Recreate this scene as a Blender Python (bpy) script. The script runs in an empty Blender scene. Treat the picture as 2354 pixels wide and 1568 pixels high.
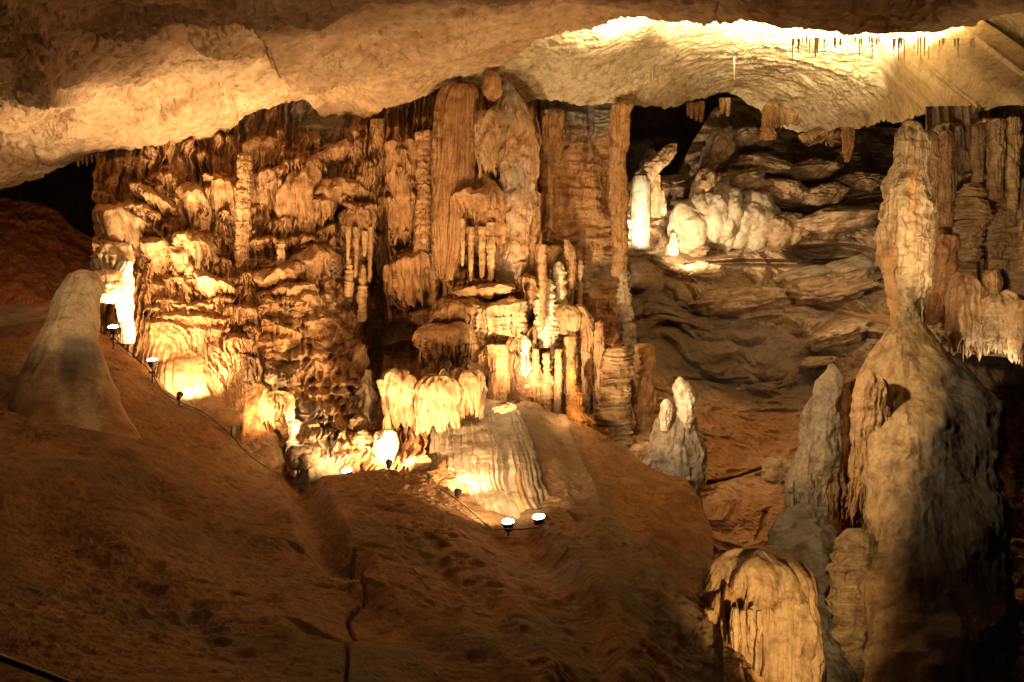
import bpy, math, random
import numpy as np
from mathutils import Vector, Matrix

# ------------------------------------------------------------------ basics
# Photograph frame: 2354 x 1568 units, camera at the origin looking along +Y.
FW, FH, FC = 2354.0, 1568.0, 2354.0
C = bpy.context.scene.collection
rng = random.Random(7)

def P(u, v, Y):
    """frame position at real depth Y (metres) -> world point"""
    return np.stack([(np.asarray(u, float) - FW / 2) / FC * Y, np.asarray(Y, float) + 0 * np.asarray(u, float),
                     (FH / 2 - np.asarray(v, float)) / FC * Y], -1)

def p1(u, v, Y):
    return Vector(((u - FW / 2) / FC * Y, Y, (FH / 2 - v) / FC * Y))

# ------------------------------------------------------------------ noise
def _hash(ix, iy, iz, seed):
    h = (ix.astype(np.uint32) * np.uint32(374761393) + iy.astype(np.uint32) * np.uint32(668265263)
         + iz.astype(np.uint32) * np.uint32(2147483647 - 1274126177) + np.uint32((seed * 974634777 + 12345) & 0xffffffff))
    h = (h ^ (h >> np.uint32(13))) * np.uint32(1274126177)
    h = (h ^ (h >> np.uint32(16))) * np.uint32(2246822519)
    return h ^ (h >> np.uint32(15))

def noise(p, seed=0):
    """gradient noise, p (...,3) -> about -1..1"""
    p = np.asarray(p, np.float32)
    i = np.floor(p).astype(np.int64)
    f = p - i
    w = f * f * f * (f * (f * 6 - 15) + 10)
    out = 0
    for dx in (0, 1):
        for dy in (0, 1):
            for dz in (0, 1):
                h = _hash(i[..., 0] + dx, i[..., 1] + dy, i[..., 2] + dz, seed)
                gx = (h & np.uint32(1023)).astype(np.float32) / 511.5 - 1
                gy = ((h >> np.uint32(10)) & np.uint32(1023)).astype(np.float32) / 511.5 - 1
                gz = ((h >> np.uint32(20)) & np.uint32(1023)).astype(np.float32) / 511.5 - 1
                d = gx * (f[..., 0] - dx) + gy * (f[..., 1] - dy) + gz * (f[..., 2] - dz)
                wx = w[..., 0] if dx else 1 - w[..., 0]
                wy = w[..., 1] if dy else 1 - w[..., 1]
                wz = w[..., 2] if dz else 1 - w[..., 2]
                out = out + d * wx * wy * wz
    return out * 1.5

def fbm(p, octv=5, seed=0, gain=.5, ridged=False):
    a, s, n = 1.0, 0, 0
    p = np.asarray(p, np.float32)
    for k in range(octv):
        v = noise(p, seed + k * 17)
        if ridged:
            v = 1 - 2 * np.abs(v)
        s = s + a * v
        n += a
        a *= gain
        p = p * 2.03 + 11.3
    return s / n

def sc(p, x, y, z):
    return p * np.array([x, y, z], np.float32)

def worley(p, seed=0):
    """distance to nearest feature point and to the second, p (...,3)"""
    p = np.asarray(p, np.float32)
    i = np.floor(p).astype(np.int64)
    f1 = np.full(p.shape[:-1], 9., np.float32)
    f2 = f1.copy()
    for dx in (-1, 0, 1):
        for dy in (-1, 0, 1):
            for dz in (-1, 0, 1):
                cx, cy, cz = i[..., 0] + dx, i[..., 1] + dy, i[..., 2] + dz
                h = _hash(cx, cy, cz, seed)
                q = (cx + (h & np.uint32(1023)) / 1023. - p[..., 0]) ** 2 \
                    + (cy + ((h >> np.uint32(10)) & np.uint32(1023)) / 1023. - p[..., 1]) ** 2 \
                    + (cz + ((h >> np.uint32(20)) & np.uint32(1023)) / 1023. - p[..., 2]) ** 2
                m = q < f1
                f2 = np.where(m, f1, np.minimum(f2, q))
                f1 = np.where(m, q, f1)
    return np.sqrt(f1), np.sqrt(f2)

def sstep(a, b, x):
    t = np.clip((x - a) / (b - a), 0, 1)
    return t * t * (3 - 2 * t)

# ------------------------------------------------------------------ mesh output
def tag(o, label=None, cat=None, group=None, kind=None):
    if label: o['label'] = label
    if cat: o['category'] = cat
    if group: o['group'] = group
    if kind: o['kind'] = kind
    return o

def grid_obj(name, G, mat, wrap=False, flip=False, stain=None, base=None, parent=None, cap=False):
    """one mesh object from a grid of points G (n, m, 3)"""
    n, m = G.shape[:2]
    V = G.reshape(-1, 3)
    idx = np.arange(n * m).reshape(n, m)
    if wrap:
        nx = np.roll(idx, -1, 1)
        a, b, c, d = idx[:-1], nx[:-1], nx[1:], idx[1:]
    else:
        a, b, c, d = idx[:-1, :-1], idx[:-1, 1:], idx[1:, 1:], idx[1:, :-1]
    Fq = np.stack([a, b, c, d] if not flip else [d, c, b, a], -1).reshape(-1, 4)
    me = bpy.data.meshes.new(name)
    org = Vector((0, 0, 0)) if base is None else Vector(base)
    me.vertices.add(len(V))
    me.vertices.foreach_set('co', (V - np.array(org)).astype(np.float32).ravel())
    me.loops.add(Fq.size)
    me.loops.foreach_set('vertex_index', Fq.astype(np.int32).ravel())
    me.polygons.add(len(Fq))
    me.polygons.foreach_set('loop_start', np.arange(0, Fq.size, 4, dtype=np.int32))
    me.polygons.foreach_set('use_smooth', np.ones(len(Fq), bool))
    me.update(calc_edges=True)
    if stain is not None:
        at = me.attributes.new('stain', 'FLOAT', 'POINT')
        at.data.foreach_set('value', stain.astype(np.float32).ravel())
    me.materials.append(mat)
    o = bpy.data.objects.new(name, me)
    o.location = org
    C.objects.link(o)
    if parent:
        o.parent = parent
    return o

# ------------------------------------------------------------------ materials
def rock(name, cols, rough=.7, bump=.5, streak=0., bed=0., crack=.0, fine=14., spec=.35, stain_shade_col=None, scale=1.0, stain_shade2=None, blotch=.75):
    m = bpy.data.materials.new(name)
    m.use_nodes = True
    nt = m.node_tree
    nt.nodes.clear()
    N, L = nt.nodes.new, nt.links.new
    out = N('ShaderNodeOutputMaterial')
    b = N('ShaderNodeBsdfPrincipled')
    L(b.outputs[0], out.inputs[0])
    geo = N('ShaderNodeNewGeometry')
    def mapping(x, y, z):
        mp = N('ShaderNodeMapping')
        mp.inputs['Scale'].default_value = (x * scale, y * scale, z * scale)
        L(geo.outputs['Position'], mp.inputs[0])
        return mp.outputs[0]
    def nz(vec, s, det=6, r=.55, dist=0.):
        n = N('ShaderNodeTexNoise')
        n.inputs['Scale'].default_value = s
        n.inputs['Detail'].default_value = det
        n.inputs['Roughness'].default_value = r
        n.inputs['Distortion'].default_value = dist
        L(vec, n.inputs['Vector'])
        return n.outputs['Fac']
    def ramp(fac, stops):
        r = N('ShaderNodeValToRGB')
        e = r.color_ramp.elements
        e[0].position, e[0].color = stops[0][0], (*stops[0][1], 1)
        e[1].position, e[1].color = stops[-1][0], (*stops[-1][1], 1)
        for p_, c_ in stops[1:-1]:
            q = e.new(p_)
            q.color = (*c_, 1)
        L(fac, r.inputs[0])
        return r.outputs[0]
    def mix(fac, a, c, mode='MIX'):
        x = N('ShaderNodeMix')
        x.data_type = 'RGBA'
        x.blend_type = mode
        if isinstance(fac, float): x.inputs['Factor'].default_value = fac
        else: L(fac, x.inputs['Factor'])
        for s_, k in ((a, 6), (c, 7)):
            if isinstance(s_, tuple): x.inputs[k].default_value = (*s_, 1)
            else: L(s_, x.inputs[k])
        return x.outputs[2]
    def math_(op, a, c=0.):
        x = N('ShaderNodeMath')
        x.operation = op
        for s_, k in ((a, 0), (c, 1)):
            if isinstance(s_, (int, float)): x.inputs[k].default_value = s_
            else: L(s_, x.inputs[k])
        return x.outputs[0]
    iso = mapping(1, 1, 1)
    n1 = nz(iso, .55, 6, .6, .6)
    col = ramp(n1, [(.3 + .4 * k / max(1, len(cols) - 1), c_) for k, c_ in enumerate(cols)])
    n2 = nz(iso, 3.1, 9, .65, .4)
    dark = ramp(n2, [(.36, (.45, .36, .28)), (.52, (1, 1, 1)), (.75, (1.15, 1.12, 1.05))])
    col = mix(blotch, col, dark, 'MULTIPLY')
    n3 = nz(iso, fine * .9, 6, .7)
    grit = ramp(n3, [(.36, (.55, .48, .42)), (.5, (1, 1, 1)), (.66, (1.16, 1.14, 1.1))])
    col = mix(.6, col, grit, 'MULTIPLY')
    h = math_('MULTIPLY', n3, .5)
    h = math_('ADD', h, math_('MULTIPLY', n2, .9))
    if streak > 0:
        sv = nz(mapping(7.5, 7.5, .4), 1.0, 5, .6, .3)
        scol = ramp(sv, [(.36, (.5, .36, .25)), (.55, (1, 1, 1)), (.7, (1.1, 1.08, 1.02))])
        col = mix(min(1., streak), col, scol, 'MULTIPLY')
        h = math_('ADD', h, math_('MULTIPLY', sv, 2.6 * streak))
    if bed > 0:
        bv = nz(mapping(.8, .8, 9.), 1.0, 6, .6, .5)
        bcol = ramp(bv, [(.36, (.5, .38, .28)), (.52, (1, 1, 1))])
        col = mix(min(1., bed), col, bcol, 'MULTIPLY')
        h = math_('ADD', h, math_('MULTIPLY', bv, 1.6 * bed))
    if crack > 0:
        vo = N('ShaderNodeTexVoronoi')
        vo.feature = 'DISTANCE_TO_EDGE'
        vo.inputs['Scale'].default_value = .55
        wv = N('ShaderNodeVectorMath')
        wv.operation = 'MULTIPLY_ADD'
        nc = N('ShaderNodeTexNoise')
        nc.inputs['Scale'].default_value = 1.3
        nc.inputs['Detail'].default_value = 7
        L(iso, nc.inputs['Vector'])
        L(nc.outputs['Color'], wv.inputs[0])
        wv.inputs[1].default_value = (1.6, 1.6, 1.6)
        L(iso, wv.inputs[2])
        L(wv.outputs[0], vo.inputs['Vector'])
        cm = math_('MULTIPLY', ramp(vo.outputs['Distance'], [(.0, (0, 0, 0)), (.03, (1, 1, 1))]), 1.)
        cmask = ramp(nz(iso, .8, 4), [(.45, (1, 1, 1)), (.6, (0, 0, 0))])
        cm = math_('MAXIMUM', cm, cmask)
        col = mix(crack, col, mix(cm, (.22, .13, .07), (1, 1, 1)), 'MULTIPLY')
        h = math_('ADD', h, math_('MULTIPLY', cm, .8 * crack))
    if stain_shade_col is not None:
        at = N('ShaderNodeAttribute')
        at.attribute_name = 'stain'
        sc_ = mix(.6, stain_shade_col, dark, 'MULTIPLY')
        f = math_('MULTIPLY', at.outputs['Fac'], math_('ADD', .45, n1))
        mx = N('ShaderNodeClamp')
        L(f, mx.inputs[0])
        col = mix(mx.outputs[0], col, sc_)
    if stain_shade2 is not None:
        at2 = N('ShaderNodeAttribute')
        at2.attribute_name = 'stain'
        c2 = N('ShaderNodeClamp')
        L(math_('MULTIPLY', at2.outputs['Fac'], -1.), c2.inputs[0])
        col = mix(c2.outputs[0], col, mix(.6, stain_shade2, dark, 'MULTIPLY'))
    L(col, b.inputs['Base Color'])
    b.inputs['Roughness'].default_value = rough
    b.inputs['Specular IOR Level'].default_value = spec
    bp = N('ShaderNodeBump')
    bp.inputs['Strength'].default_value = bump
    bp.inputs['Distance'].default_value = .07
    L(h, bp.inputs['Height'])
    L(bp.outputs[0], b.inputs['Normal'])
    return m

def plain(name, col, rough=.5, metal=0., emit=None, es=0.):
    m = bpy.data.materials.new(name)
    m.use_nodes = True
    nt = m.node_tree
    b = nt.nodes['Principled BSDF']
    nz_ = nt.nodes.new('ShaderNodeTexNoise')
    nz_.inputs['Scale'].default_value = 30
    mx = nt.nodes.new('ShaderNodeMix')
    mx.data_type = 'RGBA'
    mx.inputs[6].default_value = (*[c * .7 for c in col], 1)
    mx.inputs[7].default_value = (*col, 1)
    nt.links.new(nz_.outputs['Fac'], mx.inputs['Factor'])
    nt.links.new(mx.outputs[2], b.inputs['Base Color'])
    b.inputs['Roughness'].default_value = rough
    b.inputs['Metallic'].default_value = metal
    if emit:
        b.inputs['Emission Color'].default_value = (*emit, 1)
        b.inputs['Emission Strength'].default_value = es
    return m

GREY = (.26, .235, .19)
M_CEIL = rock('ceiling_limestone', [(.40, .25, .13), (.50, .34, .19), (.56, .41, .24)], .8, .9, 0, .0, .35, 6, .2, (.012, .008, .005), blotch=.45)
M_FARC = rock('pale_ceiling_limestone', [(.46, .36, .21), (.62, .52, .34), (.52, .42, .25)], .7, .9, 0, 0, .3, 9, .3)
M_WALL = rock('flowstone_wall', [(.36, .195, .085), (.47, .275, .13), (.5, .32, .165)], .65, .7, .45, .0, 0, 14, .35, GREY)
M_PALE = rock('pale_flowstone', [(.43, .26, .125), (.53, .345, .175), (.46, .30, .155)], .55, .5, .4, 0, 0, 16, .4, GREY)
M_ORNG = rock('orange_flowstone', [(.38, .20, .085), (.48, .27, .12), (.42, .25, .12)], .6, .55, .6, 0, 0, 16, .4, (.5, .27, .10))
M_LAYR = rock('layered_flowstone', [(.38, .24, .12), (.5, .36, .2), (.42, .3, .17)], .65, .7, .1, .5, 0, 14, .35, GREY)
M_MOUND = rock('sandy_slope', [(.20, .103, .045), (.26, .138, .06), (.235, .13, .063)], .85, .55, 0, .0, .0, 9, .15, (.13, .095, .055))
M_STAL = rock('smooth_calcite', [(.42, .32, .2), (.5, .39, .25), (.45, .35, .23)], .6, .35, .35, 0, 0, 18, .35, (.17, .15, .12), stain_shade2=(.30, .15, .065))
M_BOUL = rock('brown_boulder_limestone', [(.33, .22, .12), (.46, .33, .195), (.38, .25, .135)], .75, .6, 0, .1, .25, 9, .25, (.12, .09, .065), stain_shade2=(.42, .23, .11))
M_RED = rock('red_clay_rock', [(.26, .10, .035), (.34, .13, .045), (.22, .09, .035)], .8, .7, 0, .2, 0, 9, .2)
M_GREY = rock('grey_flowstone', [(.27, .22, .16), (.36, .29, .2), (.25, .215, .165)], .6, .6, .4, 0, 0, 14, .35, (.36, .19, .08))
M_DARK = rock('dark_damp_rock', [(.15, .105, .06), (.21, .145, .08), (.27, .17, .085)], .7, .7, .1, .3, 0, 10, .3, (.3, .17, .08))
M_AMBER = rock('amber_flowstone', [(.52, .2, .04), (.62, .27, .07), (.5, .22, .06)], .35, .5, .2, .2, 0, 14, .5)
M_WHITE = rock('white_calcite', [(.72, .6, .42), (.8, .7, .52), (.76, .64, .46)], .5, .35, .25, 0, 0, 18, .4, GREY)
M_BULGE = rock('smooth_grey_calcite', [(.44, .36, .25), (.52, .44, .31), (.46, .385, .27)], .6, .4, .15, 0, 0, 10, .3, blotch=.5)
M_METAL = plain('black_housing', (.02, .018, .016), .45, .6)
M_STEEL = plain('dull_steel', (.06, .05, .04), .4, .8)
M_CABLE = plain('cable_rubber', (.018, .014, .012), .7)
M_LENS = plain('lit_lens', (.9, .85, .7), .3, 0, (1, .84, .58), 60)
M_RAIL = plain('dark_rail_paint', (.012, .01, .009), .5, .5)

# ------------------------------------------------------------------ depth interpolation (thin plate)
def tps(pts, reg=1e-3):
    pts = np.array(pts, float)
    X = pts[:, :2] / 500.
    n = len(X)
    def K(a, b):
        r2 = ((a[:, None, :] - b[None, :, :]) ** 2).sum(-1)
        return np.where(r2 > 0, .5 * r2 * np.log(r2 + 1e-12), 0)
    A = np.zeros((n + 3, n + 3))
    A[:n, :n] = K(X, X) + reg * np.eye(n)
    A[:n, n] = 1
    A[:n, n + 1:] = X
    A[n, :n] = 1
    A[n + 1:, :n] = X.T
    w = np.linalg.solve(A, np.r_[pts[:, 2], 0, 0, 0])
    lo, hi = pts[:, 2].min(), pts[:, 2].max()
    def f(u, v):
        u, v = np.broadcast_arrays(np.asarray(u, float), np.asarray(v, float))
        q = np.stack([u.ravel(), v.ravel()], -1) / 500.
        r = np.empty(len(q))
        for k in range(0, len(q), 60000):
            s = q[k:k + 60000]
            r[k:k + 60000] = K(s, X) @ w[:n] + w[n] + s @ w[n + 1:]
        return np.clip(r, lo - 1, hi + 1).reshape(u.shape)
    return f

def poly(xy):
    xs, ys = [a for a, b in xy], [b for a, b in xy]
    return lambda u: np.interp(u, xs, ys)

def cascade(F, U, V, u, v, w, h, L, amp, seed):
    """a flowstone shelf on a relief: domed top edge, fluted skirt dying out below"""
    m = (np.abs(U - u) < w) & (V > v - h - 12) & (V < v + L + h)
    if not m.any(): return
    uu, vv = U[m], V[m]
    x = (uu - u) / w
    c = np.sqrt(np.clip(1 - x * x, 0, 1))
    z = np.zeros_like(uu)
    top = v - h * c + h * .35 * noise(np.stack([uu / (w * .4), z + seed, z], -1), seed)
    d = vv - top
    rise = sstep(-3, 9, d)
    nn = noise(np.stack([uu / 7., vv / 160., z + seed], -1), seed + 1)
    Lx = (L * (.55 + .6 * nn) + h) * (c ** .5)
    fall = np.clip(1 - d / np.maximum(Lx, 1), 0, 1) ** .55
    fl = 1 - .3 * np.abs(nn) * sstep(h * .3, h * 1.2, d) * 1.6
    F[m] = np.maximum(F[m], F[m] * .35 + amp * rise * fall * fl * c ** .6)

def segdist(U, V, pts):
    """signed distance-like field to a polyline: returns (dist, side)"""
    best = np.full(U.shape, 1e9)
    side = np.zeros(U.shape)
    for (a, b), (c, d) in zip(pts[:-1], pts[1:]):
        ex, ey = c - a, d - b
        t = np.clip(((U - a) * ex + (V - b) * ey) / (ex * ex + ey * ey), 0, 1)
        dx, dy = U - (a + t * ex), V - (b + t * ey)
        r = np.hypot(dx, dy)
        s = np.sign(ex * dy - ey * dx)
        m = r < best
        best = np.where(m, r, best)
        side = np.where(m, s, side)
    return best, side

def relief(name, mat, top, bot, u0, u1, nu, nv, depth, feat=None, disp=None, skirt=None, stain=None, flip=False, kind='structure'):
    """a rock surface between two edge lines with real depth; feat(U,V,W) gives metres towards
    the viewer side, disp(W) a world offset; skirt = world offsets of the rows beyond the edges"""
    us = np.linspace(u0, u1, nu)
    tt = np.linspace(0, 1, nv)
    U = np.repeat(us[None], nv, 0)
    T, B = poly(top)(us), poly(bot)(us)
    V = T[None] + (B - T)[None] * tt[:, None]
    Y = depth(U, V)
    W = P(U, V, Y)
    F = feat(U, V, W) if feat is not None else 0
    G = P(U, V, Y - F)
    if disp is not None:
        G = G + disp(U, V, W)
    S = stain(U, V, W) if stain is not None else np.zeros(U.shape)
    sk = skirt or {}
    def ext(G, S, offs, axis, end):
        for (dx, dy, dz) in offs:
            e = G[-1:] if (axis == 0 and end) else G[:1] if axis == 0 else G[:, -1:] if end else G[:, :1]
            s = S[-1:] if (axis == 0 and end) else S[:1] if axis == 0 else S[:, -1:] if end else S[:, :1]
            e = e + np.array([dx, dy, dz])
            G = np.concatenate([G, e] if end else [e, G], axis)
            S = np.concatenate([S, s] if end else [s, S], axis)
        return G, S
    G, S = ext(G, S, sk.get('left', []), 1, False)
    G, S = ext(G, S, sk.get('right', []), 1, True)
    G, S = ext(G, S, sk.get('top', []), 0, False)
    G, S = ext(G, S, sk.get('bottom', []), 0, True)
    o = grid_obj(name, G, mat, stain=S, flip=flip)
    if kind: o['kind'] = kind
    return o

def weather(G, r, k=1.):
    """irregular growth: breaks the symmetry of a body of radius r (metres)"""
    f = .75 / max(r, .12)
    v = np.stack([fbm(G * np.array([f, f, f * .7]), 3, 601), fbm(G * np.array([f, f, f * .7]), 3, 602), .6 * fbm(G * f, 3, 603)], -1)
    f2 = 2.6 / max(r, .12)
    w = np.stack([fbm(G * f2, 3, 611), fbm(G * f2, 3, 612), .7 * fbm(G * f2, 3, 613)], -1)
    return G + k * (.42 * min(r, 1.1) * v + .12 * min(r, .9) * w)

# ------------------------------------------------------------------ dripstone shapes (things)
def tube(name, label, cat, pts, Y, mat, flute=.12, ring=.0, lump=.1, kf=3., ff=2.5, fr=7., na=96, nl=160, ry=1., seed=1,
         group=None, stain=None, ragged=0., parent=None, kind=None, warp=0., wea=1.):
    """a dripstone body with a near-vertical axis; pts = (u, v, radius) from the top down at depth Y"""
    pts = np.array(pts, float)
    if not np.iterable(Y): Y = [Y] * len(pts)
    tl = np.r_[0, np.cumsum(np.hypot(np.diff(pts[:, 0]), np.diff(pts[:, 1])) + .01)]
    tl /= tl[-1]
    t = np.linspace(0, 1, nl)
    ctl = lambda c: np.interp(t, tl, c)
    def smooth(a):
        k = max(1, nl // 40)
        pad = np.r_[np.repeat(a[0], k), a, np.repeat(a[-1], k)]
        return np.convolve(pad, np.ones(2 * k + 1) / (2 * k + 1), 'valid')
    Yc = smooth(ctl(np.array(Y, float)))
    u, v, r = smooth(ctl(pts[:, 0])), ctl(pts[:, 1]), smooth(ctl(pts[:, 2]))
    # rounded ends
    r = r * np.sqrt(np.clip(t / .02, 0, 1)) * np.sqrt(np.clip((1 - t) / .012, 0, 1)) if pts[-1, 2] < 30 else r * np.sqrt(np.clip(t / .02, 0, 1))
    Cn = P(u, v, Yc)
    R = r / FC * Yc
    th = np.linspace(0, 2 * math.pi, na, endpoint=False)
    ct, st = np.cos(th)[None], np.sin(th)[None]
    Rm = R[:, None]
    Z = Cn[:, 2][:, None] + 0 * ct
    circ = float(R.max())
    q = np.stack([ct * kf + 0 * Z, st * kf + 0 * Z, Z * .22 / max(circ, .05) + seed * 3.1], -1)
    n1 = noise(q, seed)
    n2 = noise(q * np.array([2.3, 2.3, 1.4]), seed + 5)
    fl = 1 - np.abs(n1) * 2.2 + .4 * (1 - np.abs(n2) * 2)
    m = 1 + flute * (fl - .6)
    W = np.stack([Cn[:, 0][:, None] + ct * Rm, Cn[:, 1][:, None] + st * Rm * ry, Z], -1)
    if ring > 0:
        rn = noise(np.stack([W[..., 0] * 1.1, W[..., 1] * 1.1, W[..., 2] * fr], -1), seed + 9)
        rn2 = noise(np.stack([W[..., 0] * 2.5, W[..., 1] * 2.5, W[..., 2] * fr * 2.1], -1), seed + 10)
        m = m + ring * (1 - 2.2 * np.abs(rn) + .5 * rn2)
    if lump > 0:
        m = m + lump * fbm(W * (ff / max(circ, .12)) * .5, 4, seed + 20)
    if warp > 0:
        W = W + warp * np.stack([fbm(W * .9, 3, seed + 40), fbm(W * .9, 3, seed + 41), 0 * Z], -1)
        Cx = Cn[:, None, :] + warp * np.stack([fbm(W * .9, 3, seed + 40), fbm(W * .9, 3, seed + 41), 0 * Z], -1)
    X = Cn[:, 0][:, None] + ct * Rm * m
    Yy = Cn[:, 1][:, None] + st * Rm * m * ry
    Zz = Z + .0 * m
    if ragged > 0:
        rg = np.abs(noise(np.stack([ct * kf * 1.7 + 0 * Z, st * kf * 1.7 + 0 * Z, 0 * Z + seed], -1), seed + 3)) * 2
        Zz = Zz + ragged * rg * sstep(.55, 1, t)[:, None] * (Cn[0, 2] - Cn[-1, 2])
    G = np.stack([X, Yy, Zz], -1)
    if wea > 0: G = weather(G, circ, wea)
    S = np.zeros(G.shape[:2])
    if stain is not None:
        px = (G[..., 0] / G[..., 1]) * FC + FW / 2
        pz = FH / 2 - (G[..., 2] / G[..., 1]) * FC
        S = stain(px, pz, G)
    base = (Cn[-1, 0], Cn[-1, 1], G[..., 2].min()) if parent is None else None
    o = grid_obj(name, G, mat, wrap=True, stain=S, base=base, parent=parent, flip=True)
    if parent is None: tag(o, label, cat, group, kind)
    return o

def shelf(name, label, cat, u, v, w, h, L, Y, mat, ry=.8, taper=.25, flute=.22, kf=4., seed=1, jag=.6, lump=.12, na=110, nd=26, ns=60,
          tilt=0., group=None, stain=None, parent=None, kind=None, ring=0., inn=0., wea=1., rim=1.):
    """a flowstone shelf or mushroom cap: a lumpy dome with a skirt of fluted dripstone of uneven length"""
    s = Y / FC
    w, h, L = w * s, h * s, L * s
    c = np.array(P(u, v, Y))
    th = np.linspace(0, 2 * math.pi, na, endpoint=False)
    ct, st = np.cos(th)[None], np.sin(th)[None]
    a = np.linspace(0.02, math.pi / 2, nd)[:, None]
    t = np.linspace(0, 1, ns)[1:, None]
    q = lambda k, z: np.stack([ct * k, st * k, 0 * ct + z], -1)
    ln = noise(q(kf, seed * 1.7), seed) * .9 + .5 * noise(q(kf * 2.4, seed), seed + 1)
    ln = 1 - jag * .75 * np.clip(.5 + ln * .9, 0, 1)
    r0 = 1 + .34 * noise(q(1.5, seed * 2.2), seed + 2)
    rd, zd = np.sin(a) * r0 + 0 * ct, np.cos(a) * h + 0 * ct
    rs = (1 - taper * t ** 1.2) * r0
    zs = -t * L * ln
    inner_t = np.linspace(0, 1, 8)[1:, None]
    ri = (1 - taper) * r0 * (1 - .9 * inner_t)
    zi = -L * ln * (1 - .35 * inner_t)
    Rr = np.concatenate([rd, rs, ri + 0 * ct], 0)
    Zr = np.concatenate([zd, zs + 0 * ct, zi], 0)
    prog = np.concatenate([np.linspace(0, .35, nd), np.linspace(.35, 1, ns)[1:], np.ones(7)])[:, None]
    Zr = Zr + rim * np.sin(np.clip(Rr, 0, 1) * 1.5) * (1.1 * h * noise(q(1.3, seed * 3.3), seed + 12) + .5 * h * noise(q(3.1, seed), seed + 13))
    X0, Y0 = ct * Rr * w, st * Rr * w * ry
    kf = kf * 1.6
    f1 = noise(np.stack([ct * kf + 0 * Zr, st * kf + 0 * Zr, Zr * .5 / max(w, .1) + seed], -1), seed + 3)
    f2 = noise(np.stack([ct * kf * 2.6 + 0 * Zr, st * kf * 2.6 + 0 * Zr, Zr * .5 / max(w, .1) + seed], -1), seed + 4)
    flute *= 1.5
    m = 1 + flute * (.5 - 1.6 * np.abs(f1) + .4 - .9 * np.abs(f2)) * sstep(.12, .6, prog)
    W = np.stack([c[0] + X0, c[1] + Y0, c[2] + Zr + tilt * X0], -1)
    m = m + lump * fbm(W * (1.4 / max(w, .15)), 4, seed + 6)
    if ring > 0:
        m = m + ring * (1 - 2.2 * np.abs(noise(np.stack([W[..., 0] * .8, W[..., 1] * .8, W[..., 2] * 7], -1), seed + 8)))
    G = np.stack([c[0] + X0 * m, c[1] + Y0 * m + inn * np.clip((prog - .3) / .7, 0, 1) ** 1.3 - .35 * inn, c[2] + Zr + tilt * X0 + lump * h * .8 * fbm(W * (2 / max(w, .15)), 3, seed + 7)], -1)
    if wea > 0: G = weather(G, w, wea * .65)
    S = np.zeros(G.shape[:2])
    if stain is not None:
        S = stain(G[..., 0] / G[..., 1] * FC + FW / 2, FH / 2 - G[..., 2] / G[..., 1] * FC, G)
    base = (c[0], c[1], float(G[..., 2].min())) if parent is None else None
    o = grid_obj(name, G, mat, wrap=True, stain=S, base=base, parent=parent, flip=True)
    if parent is None: tag(o, label, cat, group, kind)
    return o

def boulder(name, label, cat, u, v, ru, rv, Y, mat, seed=1, ry=.8, tilt=0., rough=.25, n=70, group=None, blocky=.5, stain=None):
    s = Y / FC
    a = np.linspace(0.001, math.pi - .001, n)[:, None]
    th = np.linspace(0, 2 * math.pi, n * 2, endpoint=False)[None]
    d = np.stack([np.sin(a) * np.cos(th), np.sin(a) * np.sin(th), np.cos(a) + 0 * th], -1)
    e = 2 + blocky * 1.2
    k = (np.abs(d) ** e).sum(-1) ** (-1 / e)
    f1, f2 = worley(d * 1.25 + seed * 1.7, seed)
    m = 1 + rough * 1.1 * fbm(d * 1.1 + seed, 5, seed) + .42 * (.55 - f1) + rough * .35 * fbm(d * 3.2 + seed, 4, seed + 3, .55, True)
    q = d * (k * m)[..., None]
    q = q * np.array([ru * s, max(ru, rv) * s * ry, rv * s])
    ct, st = math.cos(tilt), math.sin(tilt)
    q = np.stack([q[..., 0] * ct - q[..., 2] * st, q[..., 1], q[..., 0] * st + q[..., 2] * ct], -1)
    c = np.array(P(u, v, Y))
    G = q + c
    o = grid_obj(name, G, mat, wrap=True, base=(c[0], c[1], float(G[..., 2].min())), flip=True,
                 stain=np.zeros(G.shape[:2]) if stain is None else stain)
    return tag(o, label, cat, group)

# =================================================================== THE SETTING
# ---- near ceiling
CE = [(-150, 470), (0, 452), (60, 437), (100, 425), (130, 395), (175, 372), (240, 345), (330, 322), (430, 328), (510, 325), (560, 288),
      (640, 255), (725, 243), (750, 262), (810, 282), (870, 268), (930, 250), (1010, 215), (1100, 180), (1150, 165), (1200, 130),
      (1260, 97), (1320, 80), (1400, 68), (1470, 54), (1500, 64), (1570, 74), (1620, 80), (1720, 75), (1800, 87), (1900, 92), (2030, 95),
      (2130, 95), (2240, 86), (2300, 66), (2354, 50), (2550, 30)]
dC = tps([(-150, -120, 12), (-150, 200, 18), (-150, 470, 30), (0, 452, 30), (0, 0, 14), (0, 250, 20), (130, 395, 29.5), (430, 328, 28.5), (250, 200, 22.5),
          (550, 90, 19), (550, 200, 23), (725, 243, 28.5), (870, 268, 28.3), (1010, 215, 27.8), (1150, 165, 27), (900, 100, 20), (600, 0, 15.5),
          (1260, 97, 24), (1177, 0, 16.5), (1470, 54, 21), (1620, 80, 20.5), (2000, 95, 20), (1800, 0, 17), (2354, 50, 19.5), (2354, -20, 17), (2550, 30, 19),
          (1177, -120, 13.5), (2354, -120, 14), (2000, 40, 18.4)])
RIM = [(-160, 190), (40, 172), (95, 118), (135, 140), (205, 92), (290, 98), (400, 79), (495, 84), (580, 92), (606, 118), (642, 180), (676, 210), (727, 243), (760, 300)]
CRK = [(118, 165), (124, 205), (180, 222), (240, 240), (310, 270), (364, 284), (400, 272), (440, 262)]
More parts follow.
